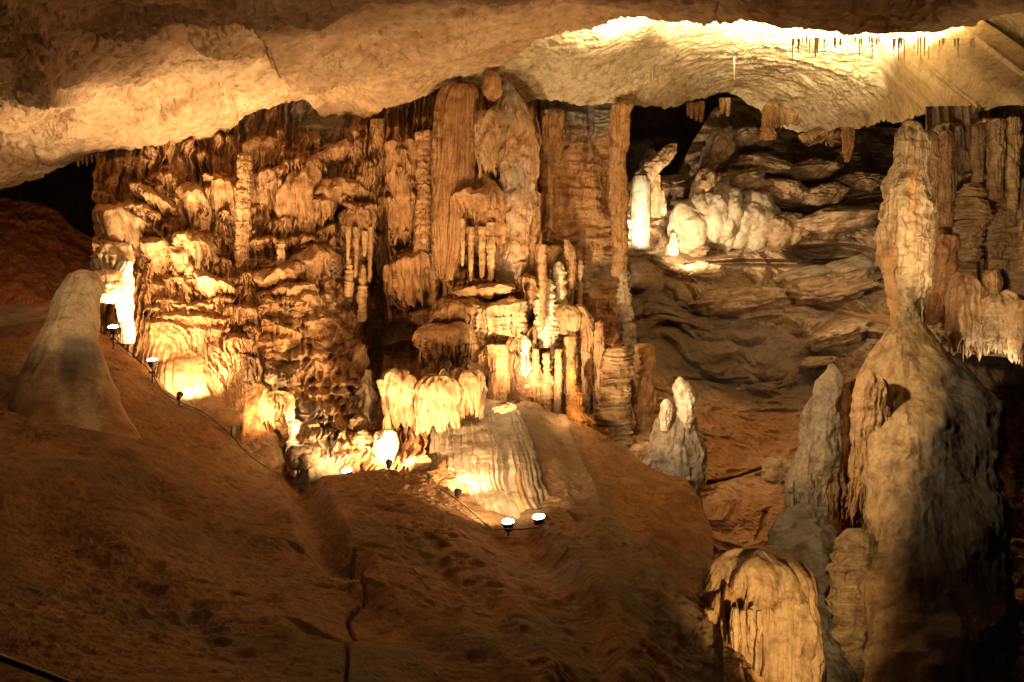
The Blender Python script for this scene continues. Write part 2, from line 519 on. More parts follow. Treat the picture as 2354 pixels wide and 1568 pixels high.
def ceil_disp(U, V, W):
    d, s = segdist(U, V, RIM)
    d = d + 14 * fbm(np.stack([U / 60, V / 40, 0 * U], -1), 4, 3)
    near = np.where(s < 0, 1., -1.) * d
    z = -.42 * sstep(-16, 10, near) * sstep(330, 120, near) * np.interp(U, [-150, 100, 740, 900], [.4, 1, 1, 0])
    d2, s2 = segdist(U, V, CRK)
    z -= np.where(s2 > 0, .26 * sstep(120, 0, d2), 0) * sstep(0, 5, d2)
    for pl, w, dp in ([(772, 148), (823, 158), (885, 199)], 3, .2), ([(815, 250), (850, 258), (880, 262)], 5, .2), ([(500, 245), (545, 280), (550, 290)], 3, .15), \
            ([(596, 155), (612, 165), (618, 192)], 5, .4), ([(560, 85), (590, 100), (640, 92), (700, 80)], 4, .15):
        z += dp * sstep(w, 0, segdist(U, V, pl)[0])
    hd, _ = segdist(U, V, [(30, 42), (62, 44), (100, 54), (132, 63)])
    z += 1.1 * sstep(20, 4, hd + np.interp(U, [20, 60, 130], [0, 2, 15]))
    for a, b, r in ((615, 54, 14), (262, 30, 10), (865, 120, 12), (700, 22, 12), (330, 38, 9)):
        z += .3 * sstep(1, 0, np.hypot((U - a) / r, (V - b) / r / .7))
    q = W * np.array([1, .8, 1])
    wq = q + .8 * np.stack([noise(q * .5, 61), noise(q * .5, 62), 0 * U], -1)
    wgt = sstep(0, 60, poly(CE)(U) - V) * .7 + .3
    rg = fbm(wq * np.array([.35, .75, .6]), 5, 5, .5, True)
    fc = fbm(wq * np.array([.22, .3, .3]), 2, 17, .4, True)
    z += (.30 * fbm(q * .33, 4, 4) + .16 * rg + .62 * fc) * wgt + .06 * fbm(wq * np.array([1.4, 3.2, 2]), 5, 9)
    h1, h2 = worley(wq * np.array([.38, .62, .6]) + .25 * fbm(W * 1.5, 3, 14)[..., None], 13)
    z += .16 * sstep(.05, 0, h2 - h1) * sstep(-.2, .3, noise(W * .4, 15)) * wgt
    z += .07 * fbm(wq * np.array([2.2, 6., 4]), 4, 16, .6, True)
    lay = fbm(wq * np.array([.7, 2.2, 1]), 4, 12)
    z += .26 * (np.abs(lay * 2.3 - np.round(lay * 2.3)) - .25) * wgt
    return np.stack([0 * U, 0 * U, z], -1)
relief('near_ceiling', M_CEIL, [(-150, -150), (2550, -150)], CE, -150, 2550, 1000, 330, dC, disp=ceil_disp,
       stain=lambda U, V, W: 2.5 * np.maximum(sstep(13, 6, segdist(U, V, [(34, 40), (60, 42), (95, 50), (130, 62)])[0] + np.interp(U, [20, 60, 130], [-4, 1, 10])), .5 * sstep(1, .3, np.hypot((U - 615) / 15, (V - 54) / 9))),  # dark of the ceiling hole and a small pit, put into the colour
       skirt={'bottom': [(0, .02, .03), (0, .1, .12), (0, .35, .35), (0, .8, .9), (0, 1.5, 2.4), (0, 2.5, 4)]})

# ---- far ceiling over the chamber beyond the lip
CF = [(1060, 240), (1130, 232), (1210, 250), (1290, 240), (1350, 252), (1430, 245), (1500, 250), (1560, 248), (1600, 236), (1660, 225), (1700, 226), (1735, 250),
      (1770, 278), (1810, 300), (1870, 318), (1920, 312), (1960, 305), (2000, 300), (2060, 283), (2100, 274), (2150, 262), (2230, 262), (2300, 250), (2550, 240)]
dF = tps([(1060, 240, 28), (1100, 100, 25.5), (1210, 250, 29), (1200, 150, 27.4), (1300, 60, 25.4), (1430, 245, 30), (1450, 120, 27.6), (1700, 226, 35), (1700, 60, 26.6), (1700, 120, 28.5), (1600, 170, 30.4),
          (1870, 318, 34), (1900, 200, 30.8), (1950, 130, 28.2), (2000, 60, 26), (2060, 283, 29), (2110, 272, 26.8), (2150, 262, 24.6), (2210, 255, 22.4), (2200, 180, 25), (2120, 100, 27.4), (2230, 110, 26.2), (2200, 60, 24.8), (2300, 60, 23.8), (2354, 150, 22.6),
          (2354, 250, 20.2), (2550, 60, 21), (2550, 240, 19), (1100, 10, 23.6), (1900, 10, 24.4), (2400, 0, 21)])
def fceil_disp(U, V, W):
    wq = W + .8 * np.stack([noise(W * .45, 71), noise(W * .45, 72), 0 * U], -1)
    hf = 1 - .85 * sstep(1990, 2140, U)
    z = .30 * fbm(W * .35, 4, 21) + hf * .16 * fbm(wq * np.array([.5, 1.4, 1.2]), 6, 22, .58, True)
    f1, f2 = worley(wq * np.array([1.9, 1.4, 1.4]), 23)
    z -= .03 * (1 - f1) * sstep(190, 120, V) * sstep(1180, 1350, U) * (.5 + .8 * noise(W * .7, 24))
    z += hf * .08 * fbm(wq * np.array([2., 4.5, 4.]), 4, 26, .6, True)
    h1, h2 = worley(wq * np.array([.45, .8, .8]), 29)
    z += .10 * sstep(.05, 0, h2 - h1) * sstep(0, .4, noise(W * .5, 30))
    ly = fbm(wq * np.array([.5, 1.6, .8]), 4, 27)
    return np.stack([0 * U, 0 * U, z], -1)
relief('far_ceiling', M_FARC, [(1060, 10), (1300, 20), (1500, 5), (2550, -30)], CF, 1060, 2550, 760, 210, dF, disp=fceil_disp,
       skirt={'bottom': [(0, .03, .03), (0, .15, .1), (0, .5, .3), (0, 1.2, .7), (0, 2.5, 1.6), (0, 5, 3)]})
# dark back of the chamber, closes the view
def back_disp(U, V, W):
    return np.stack([0 * U, 1.2 * fbm(W * .25, 5, 31), 0 * U], -1)
relief('cave_back_wall', M_DARK, [(-400, -50), (2800, -50)], [(-400, 1300), (2800, 1300)], -400, 2800, 220, 120,
       lambda u, v: 52 + 0 * np.asarray(u, float), disp=back_disp)

# ---- red rock bank seen through the gap beside the wall
dR = tps([(-200, 450, 33), (0, 455, 33), (137, 488, 33), (260, 560, 33), (0, 700, 29), (260, 800, 28), (-200, 750, 28)])
relief('red_rock_bank', M_RED, [(-220, 440), (0, 452), (100, 468), (137, 488), (165, 522), (200, 540), (320, 600)],
       [(-220, 760), (320, 820)], -220, 320, 260, 170, dR,
       feat=lambda U, V, W: .5 * fbm(W * .8, 5, 41, .55, True) + .12 * fbm(W * 3., 4, 42),
       skirt={'top': [(0, .1, 0), (0, .5, -.1), (0, 2, -.8), (0, 5, -3)]})

# ---- main flowstone wall
def make_wall_depth():
    return tps([(215, 300, 29), (222, 540, 28), (222, 760, 26.6), (400, 330, 28.6), (400, 560, 28), (430, 800, 26.4), (430, 920, 25.8), (560, 500, 28.3), (650, 250, 29),
                (600, 900, 25.2), (610, 1090, 23.6), (700, 700, 27), (740, 1000, 24), (760, 400, 28.6), (860, 300, 29), (870, 700, 29.6), (875, 900, 26.4), (760, 1120, 22.6),
                (900, 1120, 22.4), (1000, 300, 28.4), (1000, 600, 28.6), (1010, 780, 28), (1050, 900, 26), (1000, 1100, 22.6), (1150, 300, 28.4), (1150, 600, 28.4), (1150, 800, 27.6), (1150, 960, 26.6),
                (1230, 300, 29.4), (1240, 700, 28.6), (1240, 960, 27.2)])
dW = make_wall_depth()
wall_top = [(215, 330), (330, 300), (510, 300), (560, 265), (640, 232), (725, 220), (870, 240), (930, 225), (1010, 190), (1100, 155), (1150, 150), (1240, 200)]
wall_bot = [(215, 790), (340, 880), (410, 955), (530, 1030), (610, 1110), (700, 1145), (870, 1160), (1000, 1150), (1240, 1150)]
HAND = [  # u, v, half width, dome height, skirt, metres out
    (295, 500, 78, 40, 70, .9), (300, 380, 60, 26, 60, .35), (380, 420, 50, 30, 80, .4), (250, 580, 45, 26, 50, .6), (345, 540, 40, 22, 50, .5),
    (385, 590, 48, 28, 50, .6), (610, 340, 34, 16, 100, .35), (640, 430, 48, 22, 150, .6), (600, 480, 30, 16, 120, .5), (700, 400, 60, 40, 180, .75),
    (655, 520, 42, 24, 60, .6), (620, 560, 50, 26, 70, .7), (735, 300, 60, 20, 60, .25), (590, 640, 60, 20, 36, .5), (660, 620, 60, 24, 50, .6),
    (700, 560, 40, 24, 80, .7), (840, 330, 30, 20, 140, .5), (915, 300, 36, 16, 190, .4), (860, 480, 24, 16, 220, .5), (905, 540, 26, 14, 60, .4),
    (980, 280, 40, 18, 40, .4), (1180, 700, 46, 20, 80, .7), (1110, 650, 60, 16, 60, .6), (1130, 720, 50, 18, 80, .7), (1210, 640, 26, 14, 160, .8),
    (1075, 630, 30, 14, 30, .5), (960, 730, 50, 24, 60, .5), (560, 720, 50, 20, 60, .4), (560, 790, 40, 20, 50, .5), (1200, 480, 40, 16, 160, .6)]
WALL = [
 # name, label, cat, u, v, w, h, L, out, mat, extra
 ('curled_shelf', 'curled pale shelf like a hooked lip, bright on top, near the wall end', 'flowstone shelf', 452, 447, 34, 16, 74, .75, M_PALE, dict(jag=.75, tilt=-.35, taper=.1)),
 ('fluted_drapery', 'fluted orange drapery beneath a flared cap, between curled shelf and ringed column', 'drapery', 521, 424, 27, 14, 150, .8, M_ORNG, dict(jag=.35, flute=.3, kf=5)),
 ('horn_shelf', 'small horn shaped lip jutting above the fluted orange drapery', 'flowstone shelf', 492, 412, 18, 6, 26, .9, M_PALE, dict(jag=.8, tilt=-.3)),
 ('flowstone_shelf', 'arched shelf with a combed skirt low on the wall under the slanting bedding', 'flowstone shelf', 388, 572, 44, 20, 56, .7, M_PALE, dict(jag=.6, tilt=-.3)),
 ('flowstone_shelf', 'bright topped shelf with long dripping fingers above the thin lit ledges', 'flowstone shelf', 452, 556, 34, 18, 92, .9, M_PALE, dict(jag=.6, flute=.35, kf=5)),
 ('flowstone_shelf', 'flat bright edged shelf with fingers beside the foot of the ringed column', 'flowstone shelf', 496, 648, 38, 12, 44, .8, M_PALE, dict(jag=.8, taper=.5, kf=5)),
 ('corner_drapery', 'broad combed drapery covering the corner of the wall beside the black gap', 'drapery', 290, 500, 66, 22, 62, .5, M_WALL, dict(jag=.3, flute=.22, kf=7, tilt=-.2)),
 ('flowstone_shelf', 'thin slanting shelf with torn edge above the corner drapery', 'flowstone shelf', 362, 452, 46, 12, 36, .6, M_WALL, dict(jag=.7, tilt=-.6)),
 ('fluted_drapery', 'narrow upper drapery just under the ceiling, ringed column beneath its edge', 'drapery', 610, 330, 34, 12, 90, .5, M_WALL, dict(jag=.3, flute=.3, kf=6)),
 ('fluted_drapery', 'wide combed drapery hanging in two tiers beside the ringed column', 'drapery', 628, 410, 42, 12, 120, .75, M_WALL, dict(jag=.5, flute=.3, kf=6)),
 ('massive_drapery', 'massive long drapery with a rounded head and straight grooves, tallest in the rubbly wall', 'drapery', 690, 432, 40, 40, 168, .95, M_PALE, dict(jag=.35, flute=.24, kf=5, taper=.35)),
 ('cauliflower_cap', 'cauliflower shaped cap on a slim stem high under the ceiling', 'flowstone cap', 772, 356, 34, 18, 24, .7, M_WALL, dict(jag=.6, taper=.6, lump=.35)),
 ('cauliflower_cap', 'double humped cauliflower cap below the slim stemmed one', 'flowstone cap', 776, 438, 46, 22, 30, .8, M_WALL, dict(jag=.5, taper=.5, lump=.35)),
 ('mushroom_flowstone', 'small round cap between the massive drapery and double humped cap', 'flowstone cap', 738, 472, 26, 14, 44, .95, M_PALE, dict(jag=.7, taper=.3, lump=.25)),
 ('dripping_cap', 'round cap trailing long stalactites into the dark cleft', 'flowstone cap', 820, 490, 34, 18, 70, 1., M_PALE, dict(jag=.85, flute=.35, kf=5)),
 ('tufted_shelf', 'shaggy shelf like a tufted mane in the middle of the rubbly wall', 'flowstone shelf', 724, 596, 40, 24, 56, .95, M_PALE, dict(jag=.8, flute=.3, kf=6, tilt=.1)),
 ('flowstone_shelf', 'bulging arm like shelf leading from the tufted mane toward the wall foot', 'flowstone shelf', 640, 632, 46, 16, 28, .7, M_WALL, dict(jag=.5, tilt=.3)),
 ('flowstone_shelf', 'short shelf on the rubble directly below the tufted mane', 'flowstone shelf', 672, 668, 40, 12, 40, .6, M_WALL, dict(jag=.7, tilt=.3)),
 ('cupped_drapery', 'tall orange drapery under a cupped pale rim, beside the dark cleft', 'drapery', 928, 335, 33, 8, 186, .6, M_ORNG, dict(jag=.2, flute=.22, kf=6, taper=.15)),
 ('pedestal_shelf', 'pale square headed shelf on long legs rising from the dark hollow', 'flowstone shelf', 908, 616, 20, 8, 84, 1.2, M_ORNG, dict(jag=.8, flute=.35, kf=3)),
 ('pedestal_shelf', 'larger slanting shelf on ribbed legs between the square headed one and tall fluted column', 'flowstone shelf', 958, 600, 40, 16, 100, 1.1, M_ORNG, dict(jag=.6, flute=.3, kf=4, tilt=.25)),
 ('mushroom_flowstone', 'grey white mushroom cap with shaggy rim in front of the patchy column', 'flowstone cap', 1096, 456, 44, 14, 76, 1.3, M_PALE, dict(jag=.75, flute=.28, kf=6, taper=.3)),
 ('frond_shelf', 'upper frond like shelf with sharp hanging leaves above the lit curtains', 'flowstone shelf', 1052, 706, 46, 18, 66, 1.3, M_PALE, dict(jag=.7, flute=.34, kf=6, tilt=.1)),
 ('frond_shelf', 'lower frond like shelf with the longest hanging leaves above the lit curtains', 'flowstone shelf', 1022, 762, 46, 16, 80, 1.5, M_PALE, dict(jag=.6, flute=.36, kf=6, tilt=.12)),
 ('scalloped_shelf', 'wavy scalloped pale shelf under the mushroom cap and its hanging legs', 'flowstone shelf', 1118, 668, 58, 12, 22, 1.2, M_PALE, dict(jag=.7, taper=.7)),
 ('rough_block', 'rough spiny block of flowstone with a flat underside below the scalloped shelf', 'flowstone block', 1132, 712, 48, 14, 92, .9, M_LAYR, dict(jag=.15, ring=.16, taper=.1)),
 ('flowstone_lip', 'small lit lip on a slim stem beside the dark vertical slot', 'flowstone shelf', 1190, 608, 18, 5, 8, 1., M_PALE, dict(jag=.5, taper=.8)),
]
def wall_feat(U, V, W):
    r = random.Random(11)
    F = np.zeros(U.shape)
    for k in range(620):
        u, v = r.uniform(225, 1235), r.uniform(300, 980)
        if u < 560 and v > 640: continue
        if 640 < u < 860 and v > 640: w, h, L, a = r.uniform(12, 30), r.uniform(5, 12), r.uniform(8, 20), r.uniform(.15, .4)
        else: w, h, L, a = r.uniform(7, 24), r.uniform(8, 26), r.uniform(30, 150), r.uniform(.2, .75)
        cascade(F, U, V, u, v, w, h, L, a, k)
    for k, (u, v, w, h, L, a) in enumerate(HAND):
        cascade(F, U, V, u, v, w, h, L, a * 1.3, 300 + k)
    for k, q in enumerate(WALL):
        cascade(F, U, V, q[3], q[4], q[5] * 1.6, q[6] * 1.5, q[7] * 1.7, min(.8, q[8] * .66), 460 + k)
    # thin ledges, lit from below, over the foot of the wall
    for k, (u, v, w, L, a) in enumerate([(430, 640, 60, 16, .5), (375, 620, 40, 14, .4), (390, 690, 44, 14, .55), (450, 700, 50, 14, .6), (505, 690, 40, 16, .55), (420, 730, 60, 12, .45),
                                         (350, 655, 34, 12, .35), (500, 735, 46, 12, .5), (370, 745, 40, 12, .4), (525, 650, 30, 14, .5), (480, 760, 60, 12, .4), (345, 710, 26, 12, .4), (540, 780, 26, 12, .4), (555, 820, 26, 16, .4)]):
        cascade(F, U, V, u, v, w, 9, L, a, 400 + k)
    reg = sstep(600, 660, U) * sstep(900, 850, U) * sstep(600, 680, V) * sstep(1120, 1000, V)
    f1, f2 = worley(W * np.array([1.7, 1.7, 3.4]) + .5 * noise(W * 1.5, 51)[..., None], 52)
    F += reg * .8 * (1 - f1)
    F += .5 * fbm(W * np.array([.42, .42, .36]), 4, 53)
    fl = noise(np.stack([W[..., 0] * 6.2, W[..., 1] * 1.5, W[..., 2] * .4], -1), 54)
    vert = sstep(-.25, .2, noise(W * np.array([.45, .45, .3]), 55) + .25 * sstep(600, 450, V))
    F += .34 * vert * (1 - 2.2 * np.abs(fl))
    dg = W[..., 2] + W[..., 0] * np.interp(U, [220, 520, 600, 760, 860, 1240], [.75, .6, -.5, -.6, -.1, .2])
    F += .26 * (1 - vert) * fbm(np.stack([W[..., 0] * .9, W[..., 1], dg * 2.6], -1), 5, 56, .55, True)
    F += .06 * fbm(W * 4., 4, 57)
    # the deep dark cleft and small niches
    F -= 1.8 * sstep(30, 8, np.abs(U - np.interp(V, [480, 700, 950], [872, 862, 855]))) * sstep(470, 540, V) * sstep(960, 900, V)
    for a, b, ra, rb, dp in ((775, 490, 22, 24, 1.), (1190, 500, 10, 28, 1.2), (920, 560, 20, 16, .9), (940, 670, 90, 50, .8), (930, 790, 70, 50, 1.2), (930, 830, 90, 40, 1.), (1225, 560, 10, 70, .8),
                             (1212, 700, 14, 60, 1.4), (845, 640, 26, 60, 1.1), (640, 930, 40, 40, .6), (1010, 590, 30, 20, .6), (1140, 880, 50, 60, .6), (700, 1040, 40, 24, .8)):
        F -= dp * sstep(1.15, .55, np.hypot((U - a) / ra, (V - b) / rb))
    return F
def wall_stain(U, V, W):
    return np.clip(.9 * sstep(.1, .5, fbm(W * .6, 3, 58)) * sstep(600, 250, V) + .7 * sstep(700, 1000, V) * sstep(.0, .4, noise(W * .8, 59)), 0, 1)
SK = [(-.02, .06, 0), (-.02, .3, 0), (0, 1.2, 0), (.3, 3, 0)]
SKR = [(.03, .06, 0), (.15, .3, 0), (.6, 1.2, 0), (1.6, 3, 0)]
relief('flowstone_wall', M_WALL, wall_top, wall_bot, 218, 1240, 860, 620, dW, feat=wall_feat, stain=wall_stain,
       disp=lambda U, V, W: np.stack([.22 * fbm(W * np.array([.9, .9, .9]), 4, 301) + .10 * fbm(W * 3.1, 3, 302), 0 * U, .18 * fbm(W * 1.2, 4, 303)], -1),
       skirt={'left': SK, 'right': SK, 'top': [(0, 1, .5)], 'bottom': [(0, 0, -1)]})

# ---- flat reddish wall beside the chamber opening
dX = tps([(1190, 230, 31), (1445, 240, 31), (1190, 700, 30), (1445, 700, 29.5), (1190, 1060, 27.5), (1445, 1060, 26.5)])
def wallc_feat(U, V, W):
    F = np.zeros(U.shape)
    r = random.Random(5)
    for k in range(46):
        u, v = r.uniform(1200, 1450), r.uniform(620, 1000)
        cascade(F, U, V, u, v, r.uniform(10, 26), r.uniform(6, 14), r.uniform(20, 90), r.uniform(.1, .4), 500 + k)
    for k, (u, v, w, L) in enumerate([(1300, 330, 40, 10), (1290, 420, 60, 12), (1270, 400, 40, 12), (1330, 440, 70, 14), (1250, 300, 50, 12), (1280, 262, 60, 12)]):
        cascade(F, U, V, u, v, w, 10, L, .22, 560 + k)
    F += .7 * fbm(W * np.array([.5, .5, .3]), 4, 63) + .16 * fbm(W * np.array([.9, .9, 3.2]), 5, 64, .55, True)
    fl = noise(np.stack([W[..., 0] * 3.5, W[..., 1], W[..., 2] * .25], -1), 65)
    F += .26 * (1 - 2 * np.abs(fl)) * sstep(-.3, .3, noise(W * .5, 70))
    lay = noise(np.stack([W[..., 0] * .6, W[..., 1] * .6, W[..., 2] * 3.8], -1), 66)
    F += .16 * (1 - 2 * np.abs(lay)) * sstep(430, 520, V) * sstep(700, 560, V)
    F += .03 * fbm(W * 5, 4, 67)
    F -= .35 * sstep(1400, 1440, U + 14 * noise(np.stack([V / 40., 0 * U, 0 * U], -1), 68))
    return F
relief('red_brown_wall', M_WALL, [(1180, 215), (1450, 215)], [(1180, 1090), (1450, 1120)], 1190, 1438, 330, 640, dX, feat=wallc_feat,
       disp=lambda U, V, W: np.stack([.55 * fbm(W * np.array([.7, .7, .7]), 5, 305), 0 * U, .1 * fbm(W * 1.5, 3, 306)], -1),
       stain=lambda U, V, W: sstep(380, 250, V) * .9 + .5 * sstep(.1, .4, noise(W * .7, 69)),
       skirt={'left': SK, 'right': [(.03, .08, 0), (.05, .4, 0), (0, 1.5, 0), (-.5, 5, 0)], 'bottom': [(0, 0, -1)]})

# ---- the long slope of boulders and rock beyond the opening
dB = tps([(1380, 250, 43), (1700, 220, 45), (2120, 300, 43), (1600, 480, 40), (1600, 570, 38.6), (1600, 620, 36.5), (2000, 600, 37), (1700, 900, 33), (1950, 900, 31), (1380, 900, 31), (1640, 1000, 29),
          (1800, 1100, 27), (1380, 1100, 27), (1640, 1250, 23.5), (1780, 1250, 23), (1600, 1450, 21), (1500, 1350, 24), (1650, 1568, 19), (2000, 1300, 22), (2120, 1000, 27), (2120, 1600, 18), (1380, 1600, 21), (1750, 1450, 19.6)])
def slope_feat(U, V, W):
    q = W + .9 * np.stack([noise(W * .5, 81), noise(W * .5, 82), noise(W * .5, 83)], -1)
    up = sstep(930, 860, V + 20 * noise(W * .6, 84))
    f1, f2 = worley(q * np.array([.42, .42, .72]), 85)
    g1, g2 = worley(q * np.array([1.0, 1.0, 2.2]) + 7, 86)
    F = up * (2.1 * np.sqrt(np.clip(1 - f1, 0, 1)) + .8 * np.sqrt(np.clip(1 - g1, 0, 1)) - 1.6) + .5 * fbm(W * .25, 3, 87)
    lay = noise(np.stack([q[..., 0] * .35, q[..., 1] * .35, q[..., 2] * 2.4], -1), 88)
    F += (1 - up) * (.3 * (1 - 2 * np.abs(lay)) + .45 * fbm(q * np.array([.8, .8, 2.]), 5, 89, .6, True))
    lay2 = noise(np.stack([q[..., 0] * .5, q[..., 1] * .5, q[..., 2] * 1.6], -1), 90)
    F += up * .22 * (1 - 2.4 * np.abs(lay2))
    F += .08 * fbm(q * 3., 4, 91) + up * .3 * fbm(q * np.array([.8, .8, 1.3]), 5, 94, .58, True)
    for pl, w, dp in ([(1628, 1112), (1700, 1095), (1740, 1080), (1790, 1062)], 5, .6), ([(1550, 870), (1650, 876), (1720, 870)], 4, .25), \
            ([(1580, 612), (1700, 604), (1860, 606), (2000, 600)], 12, 1.6), ([(1740, 1240), (1752, 1210), (1760, 1180)], 9, .4):
        F -= dp * sstep(w, 0, segdist(U, V, pl)[0])
    F -= 2.2 * sstep(1.1, .6, np.hypot((U - 1910) / 110, (V - 585) / 26))
    F -= 1.6 * sstep(1.1, .6, np.hypot((U - 2040) / 60, (V - 350) / 60))
    return F
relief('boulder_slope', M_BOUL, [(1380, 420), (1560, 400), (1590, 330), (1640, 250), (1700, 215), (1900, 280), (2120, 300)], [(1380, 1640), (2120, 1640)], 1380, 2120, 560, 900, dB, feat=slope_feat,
       stain=lambda U, V, W: np.clip(sstep(60, 0, segdist(U, V, [(1500, 740), (1600, 800), (1720, 850), (1850, 880)])[0] - 60) + .3 * noise(W * .8, 92), 0, 1) - sstep(880, 980, V + 40 * noise(W * .5, 93)),  # dark band is lower slope shade put into the colour; orange is rock
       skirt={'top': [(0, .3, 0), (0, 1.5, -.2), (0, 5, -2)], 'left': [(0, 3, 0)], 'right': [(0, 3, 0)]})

# ---- the sandy slope in front
MT = [(-200, 690), (0, 698), (110, 705), (215, 755), (280, 800), (340, 852), (375, 890), (412, 922), (470, 958), (530, 998), (570, 1040), (612, 1078), (690, 1096), (800, 1092), (880, 1080),
      (960, 1090), (1000, 1080), (1080, 990), (1150, 945), (1205, 922), (1260, 948), (1330, 985), (1440, 1036), (1500, 1082), (1575, 1102), (1612, 1160), (1640, 1240), (1650, 1400), (1662, 1520), (1760, 1600)]
dM = tps([(-200, 690, 28), (0, 698, 28), (110, 705, 27.5), (215, 755, 26.2), (340, 852, 25.4), (412, 922, 24.8), (530, 998, 23.4), (612, 1078, 22.4), (700, 1096, 21.8), (880, 1090, 21.6), (1000, 1090, 21.8),
          (1205, 922, 26), (1080, 1000, 24), (1440, 1036, 25), (1575, 1102, 23.6), (1640, 1240, 21), (1240, 1240, 19.6), (1110, 1205, 20), (1400, 1150, 21.5), (1650, 1400, 16.5), (1662, 1520, 14.4), (1760, 1600, 13),
          (1400, 1350, 15.6), (1200, 1400, 14.5), (900, 1250, 16.8), (700, 1200, 17.6), (600, 1300, 14.6), (300, 1050, 19.6), (120, 1080, 18.2), (0, 900, 21.5), (-200, 900, 21.5), (0, 1200, 13.8), (300, 1200, 15.2),
          (300, 1400, 11.4), (0, 1400, 10.6), (-200, 1400, 10.6), (600, 1500, 10.6), (1200, 1540, 11.2), (-200, 1640, 8), (0, 1600, 8.4), (700, 1620, 9), (1200, 1640, 9.8), (1760, 1640, 12.4)])
CRACK = [(812, 1255), (808, 1290), (826, 1330), (842, 1378), (822, 1400), (798, 1418), (812, 1450), (818, 1470), (796, 1492), (800, 1530), (794, 1600)]
def mound_disp(U, V, W):
    nearw = sstep(0, 40, V - poly(MT)(U))
    q = W
    z = .32 * fbm(q * .22, 3, 101) * nearw
    # rounded flow lobes running down and across
    def lobe(pl, w, a, side=1):
        d, s = segdist(U, V, pl)
        return a * .6 * np.where(s * side > 0, sstep(w * 1.9, 0, d), sstep(w * .9, 0, d))
    z += .3 * sstep(1, 0, np.hypot((U - 130) / 280, (V - 1090) / 120))
    z += lobe([(-50, 1140), (120, 1160), (260, 1240), (420, 1350), (520, 1400), (640, 1440)], 90, .34, -1)
    z += lobe([(120, 1050), (280, 1070), (400, 1150), (520, 1230), (640, 1250)], 60, .3, -1)
    z += lobe([(1250, 1240), (1330, 1320), (1400, 1420), (1440, 1568)], 60, .45, -1)
    z += lobe([(1360, 1240), (1460, 1330), (1530, 1430), (1640, 1520), (1700, 1568)], 50, .4, -1)
    z += lobe([(1050, 1300), (1180, 1420), (1270, 1568)], 60, .28, -1)
    z += lobe([(900, 1400), (1000, 1470), (1150, 1530), (1250, 1600)], 60, .28, -1)
    # gullies
    for pl, w, dp in ([(690, 1105), (710, 1160), (735, 1220), (770, 1270), (810, 1290)], 62, .42), (CRACK, 6., .22), \
            ([(790, 1290), (812, 1330), (838, 1360)], 3, .1):
        z -= dp * sstep(w, 0, segdist(U, V, pl)[0] + 2.6 * fbm(np.stack([U / 12, V / 12, 0 * U], -1), 3, 4))
    z += .06 * fbm(q * np.array([.9, .9, .9]), 5, 102)
    cc = q[..., 0] * .9 + q[..., 1] * .42
    z += .16 * fbm(np.stack([cc * .8, .12 * q[..., 1], 0 * cc], -1), 3, 115) * sstep(500, 900, U) * nearw
    rip = noise(np.stack([q[..., 0] * .6 + .4 * noise(q * .7, 103), q[..., 1] * .8, q[..., 2] * 4.5], -1), 104)
    z += .035 * rip
    pit = sstep(.15, .5, noise(q * .35, 105) + .25 * sstep(350, 600, U) * sstep(1150, 1300, V))
    f1, f2 = worley(q * np.array([2.2, 2.2, 3.]), 106)
    z -= pit * .10 * sstep(.45, .12, f1)
    z += .04 * pit * fbm(q * 2.6, 4, 107, .6, True)
    z += .03 * fbm(q * 6., 4, 108, .6, True)
    g1, g2 = worley(q * np.array([5., 5., 5.]), 112)
    z += .035 * sstep(.42, .1, g1) * sstep(0, .35, noise(q * .5, 113))
    tal = sstep(1440, 1500, U) * sstep(1700, 1600, U) * sstep(1090, 1150, V)
    z += tal * .16 * fbm(q * 1.1, 4, 109, .55, True)
    # smooth steep flutes below the crest on the far side
    st = sstep(1180, 1260, U) * sstep(1500, 1380, U) * sstep(1250, 1100, V)
    z += st * .14 * (1 - 2 * np.abs(noise(np.stack([q[..., 0] * 1.6 + q[..., 2] * .55, 0 * U, 0 * U], -1), 110)))
    return np.stack([0 * U, 0 * U, z], -1)
def mound_stain(U, V, W):
    m = sstep(.02, .35, fbm(W * np.array([.4, .4, .4]), 4, 111))
    m = np.maximum(m * .8, sstep(40, 0, segdist(U, V, [(1180, 960), (1300, 1080), (1500, 1400), (1620, 1568)])[0] - 30) * .8)
    return m
relief('sandy_slope', M_MOUND, MT, [(-200, 1650), (1760, 1650)], -200, 1740, 950, 560, dM, disp=mound_disp, stain=mound_stain,
       skirt={'top': [(0, .08, -.02), (0, .4, -.15), (0, 1.2, -.9), (0, 2.2, -3)], 'right': [(.2, .4, -.2), (.8, 1.2, -1), (1.5, 2, -3)], 'bottom': [(0, -3, -1), (0, -14, -2)]})

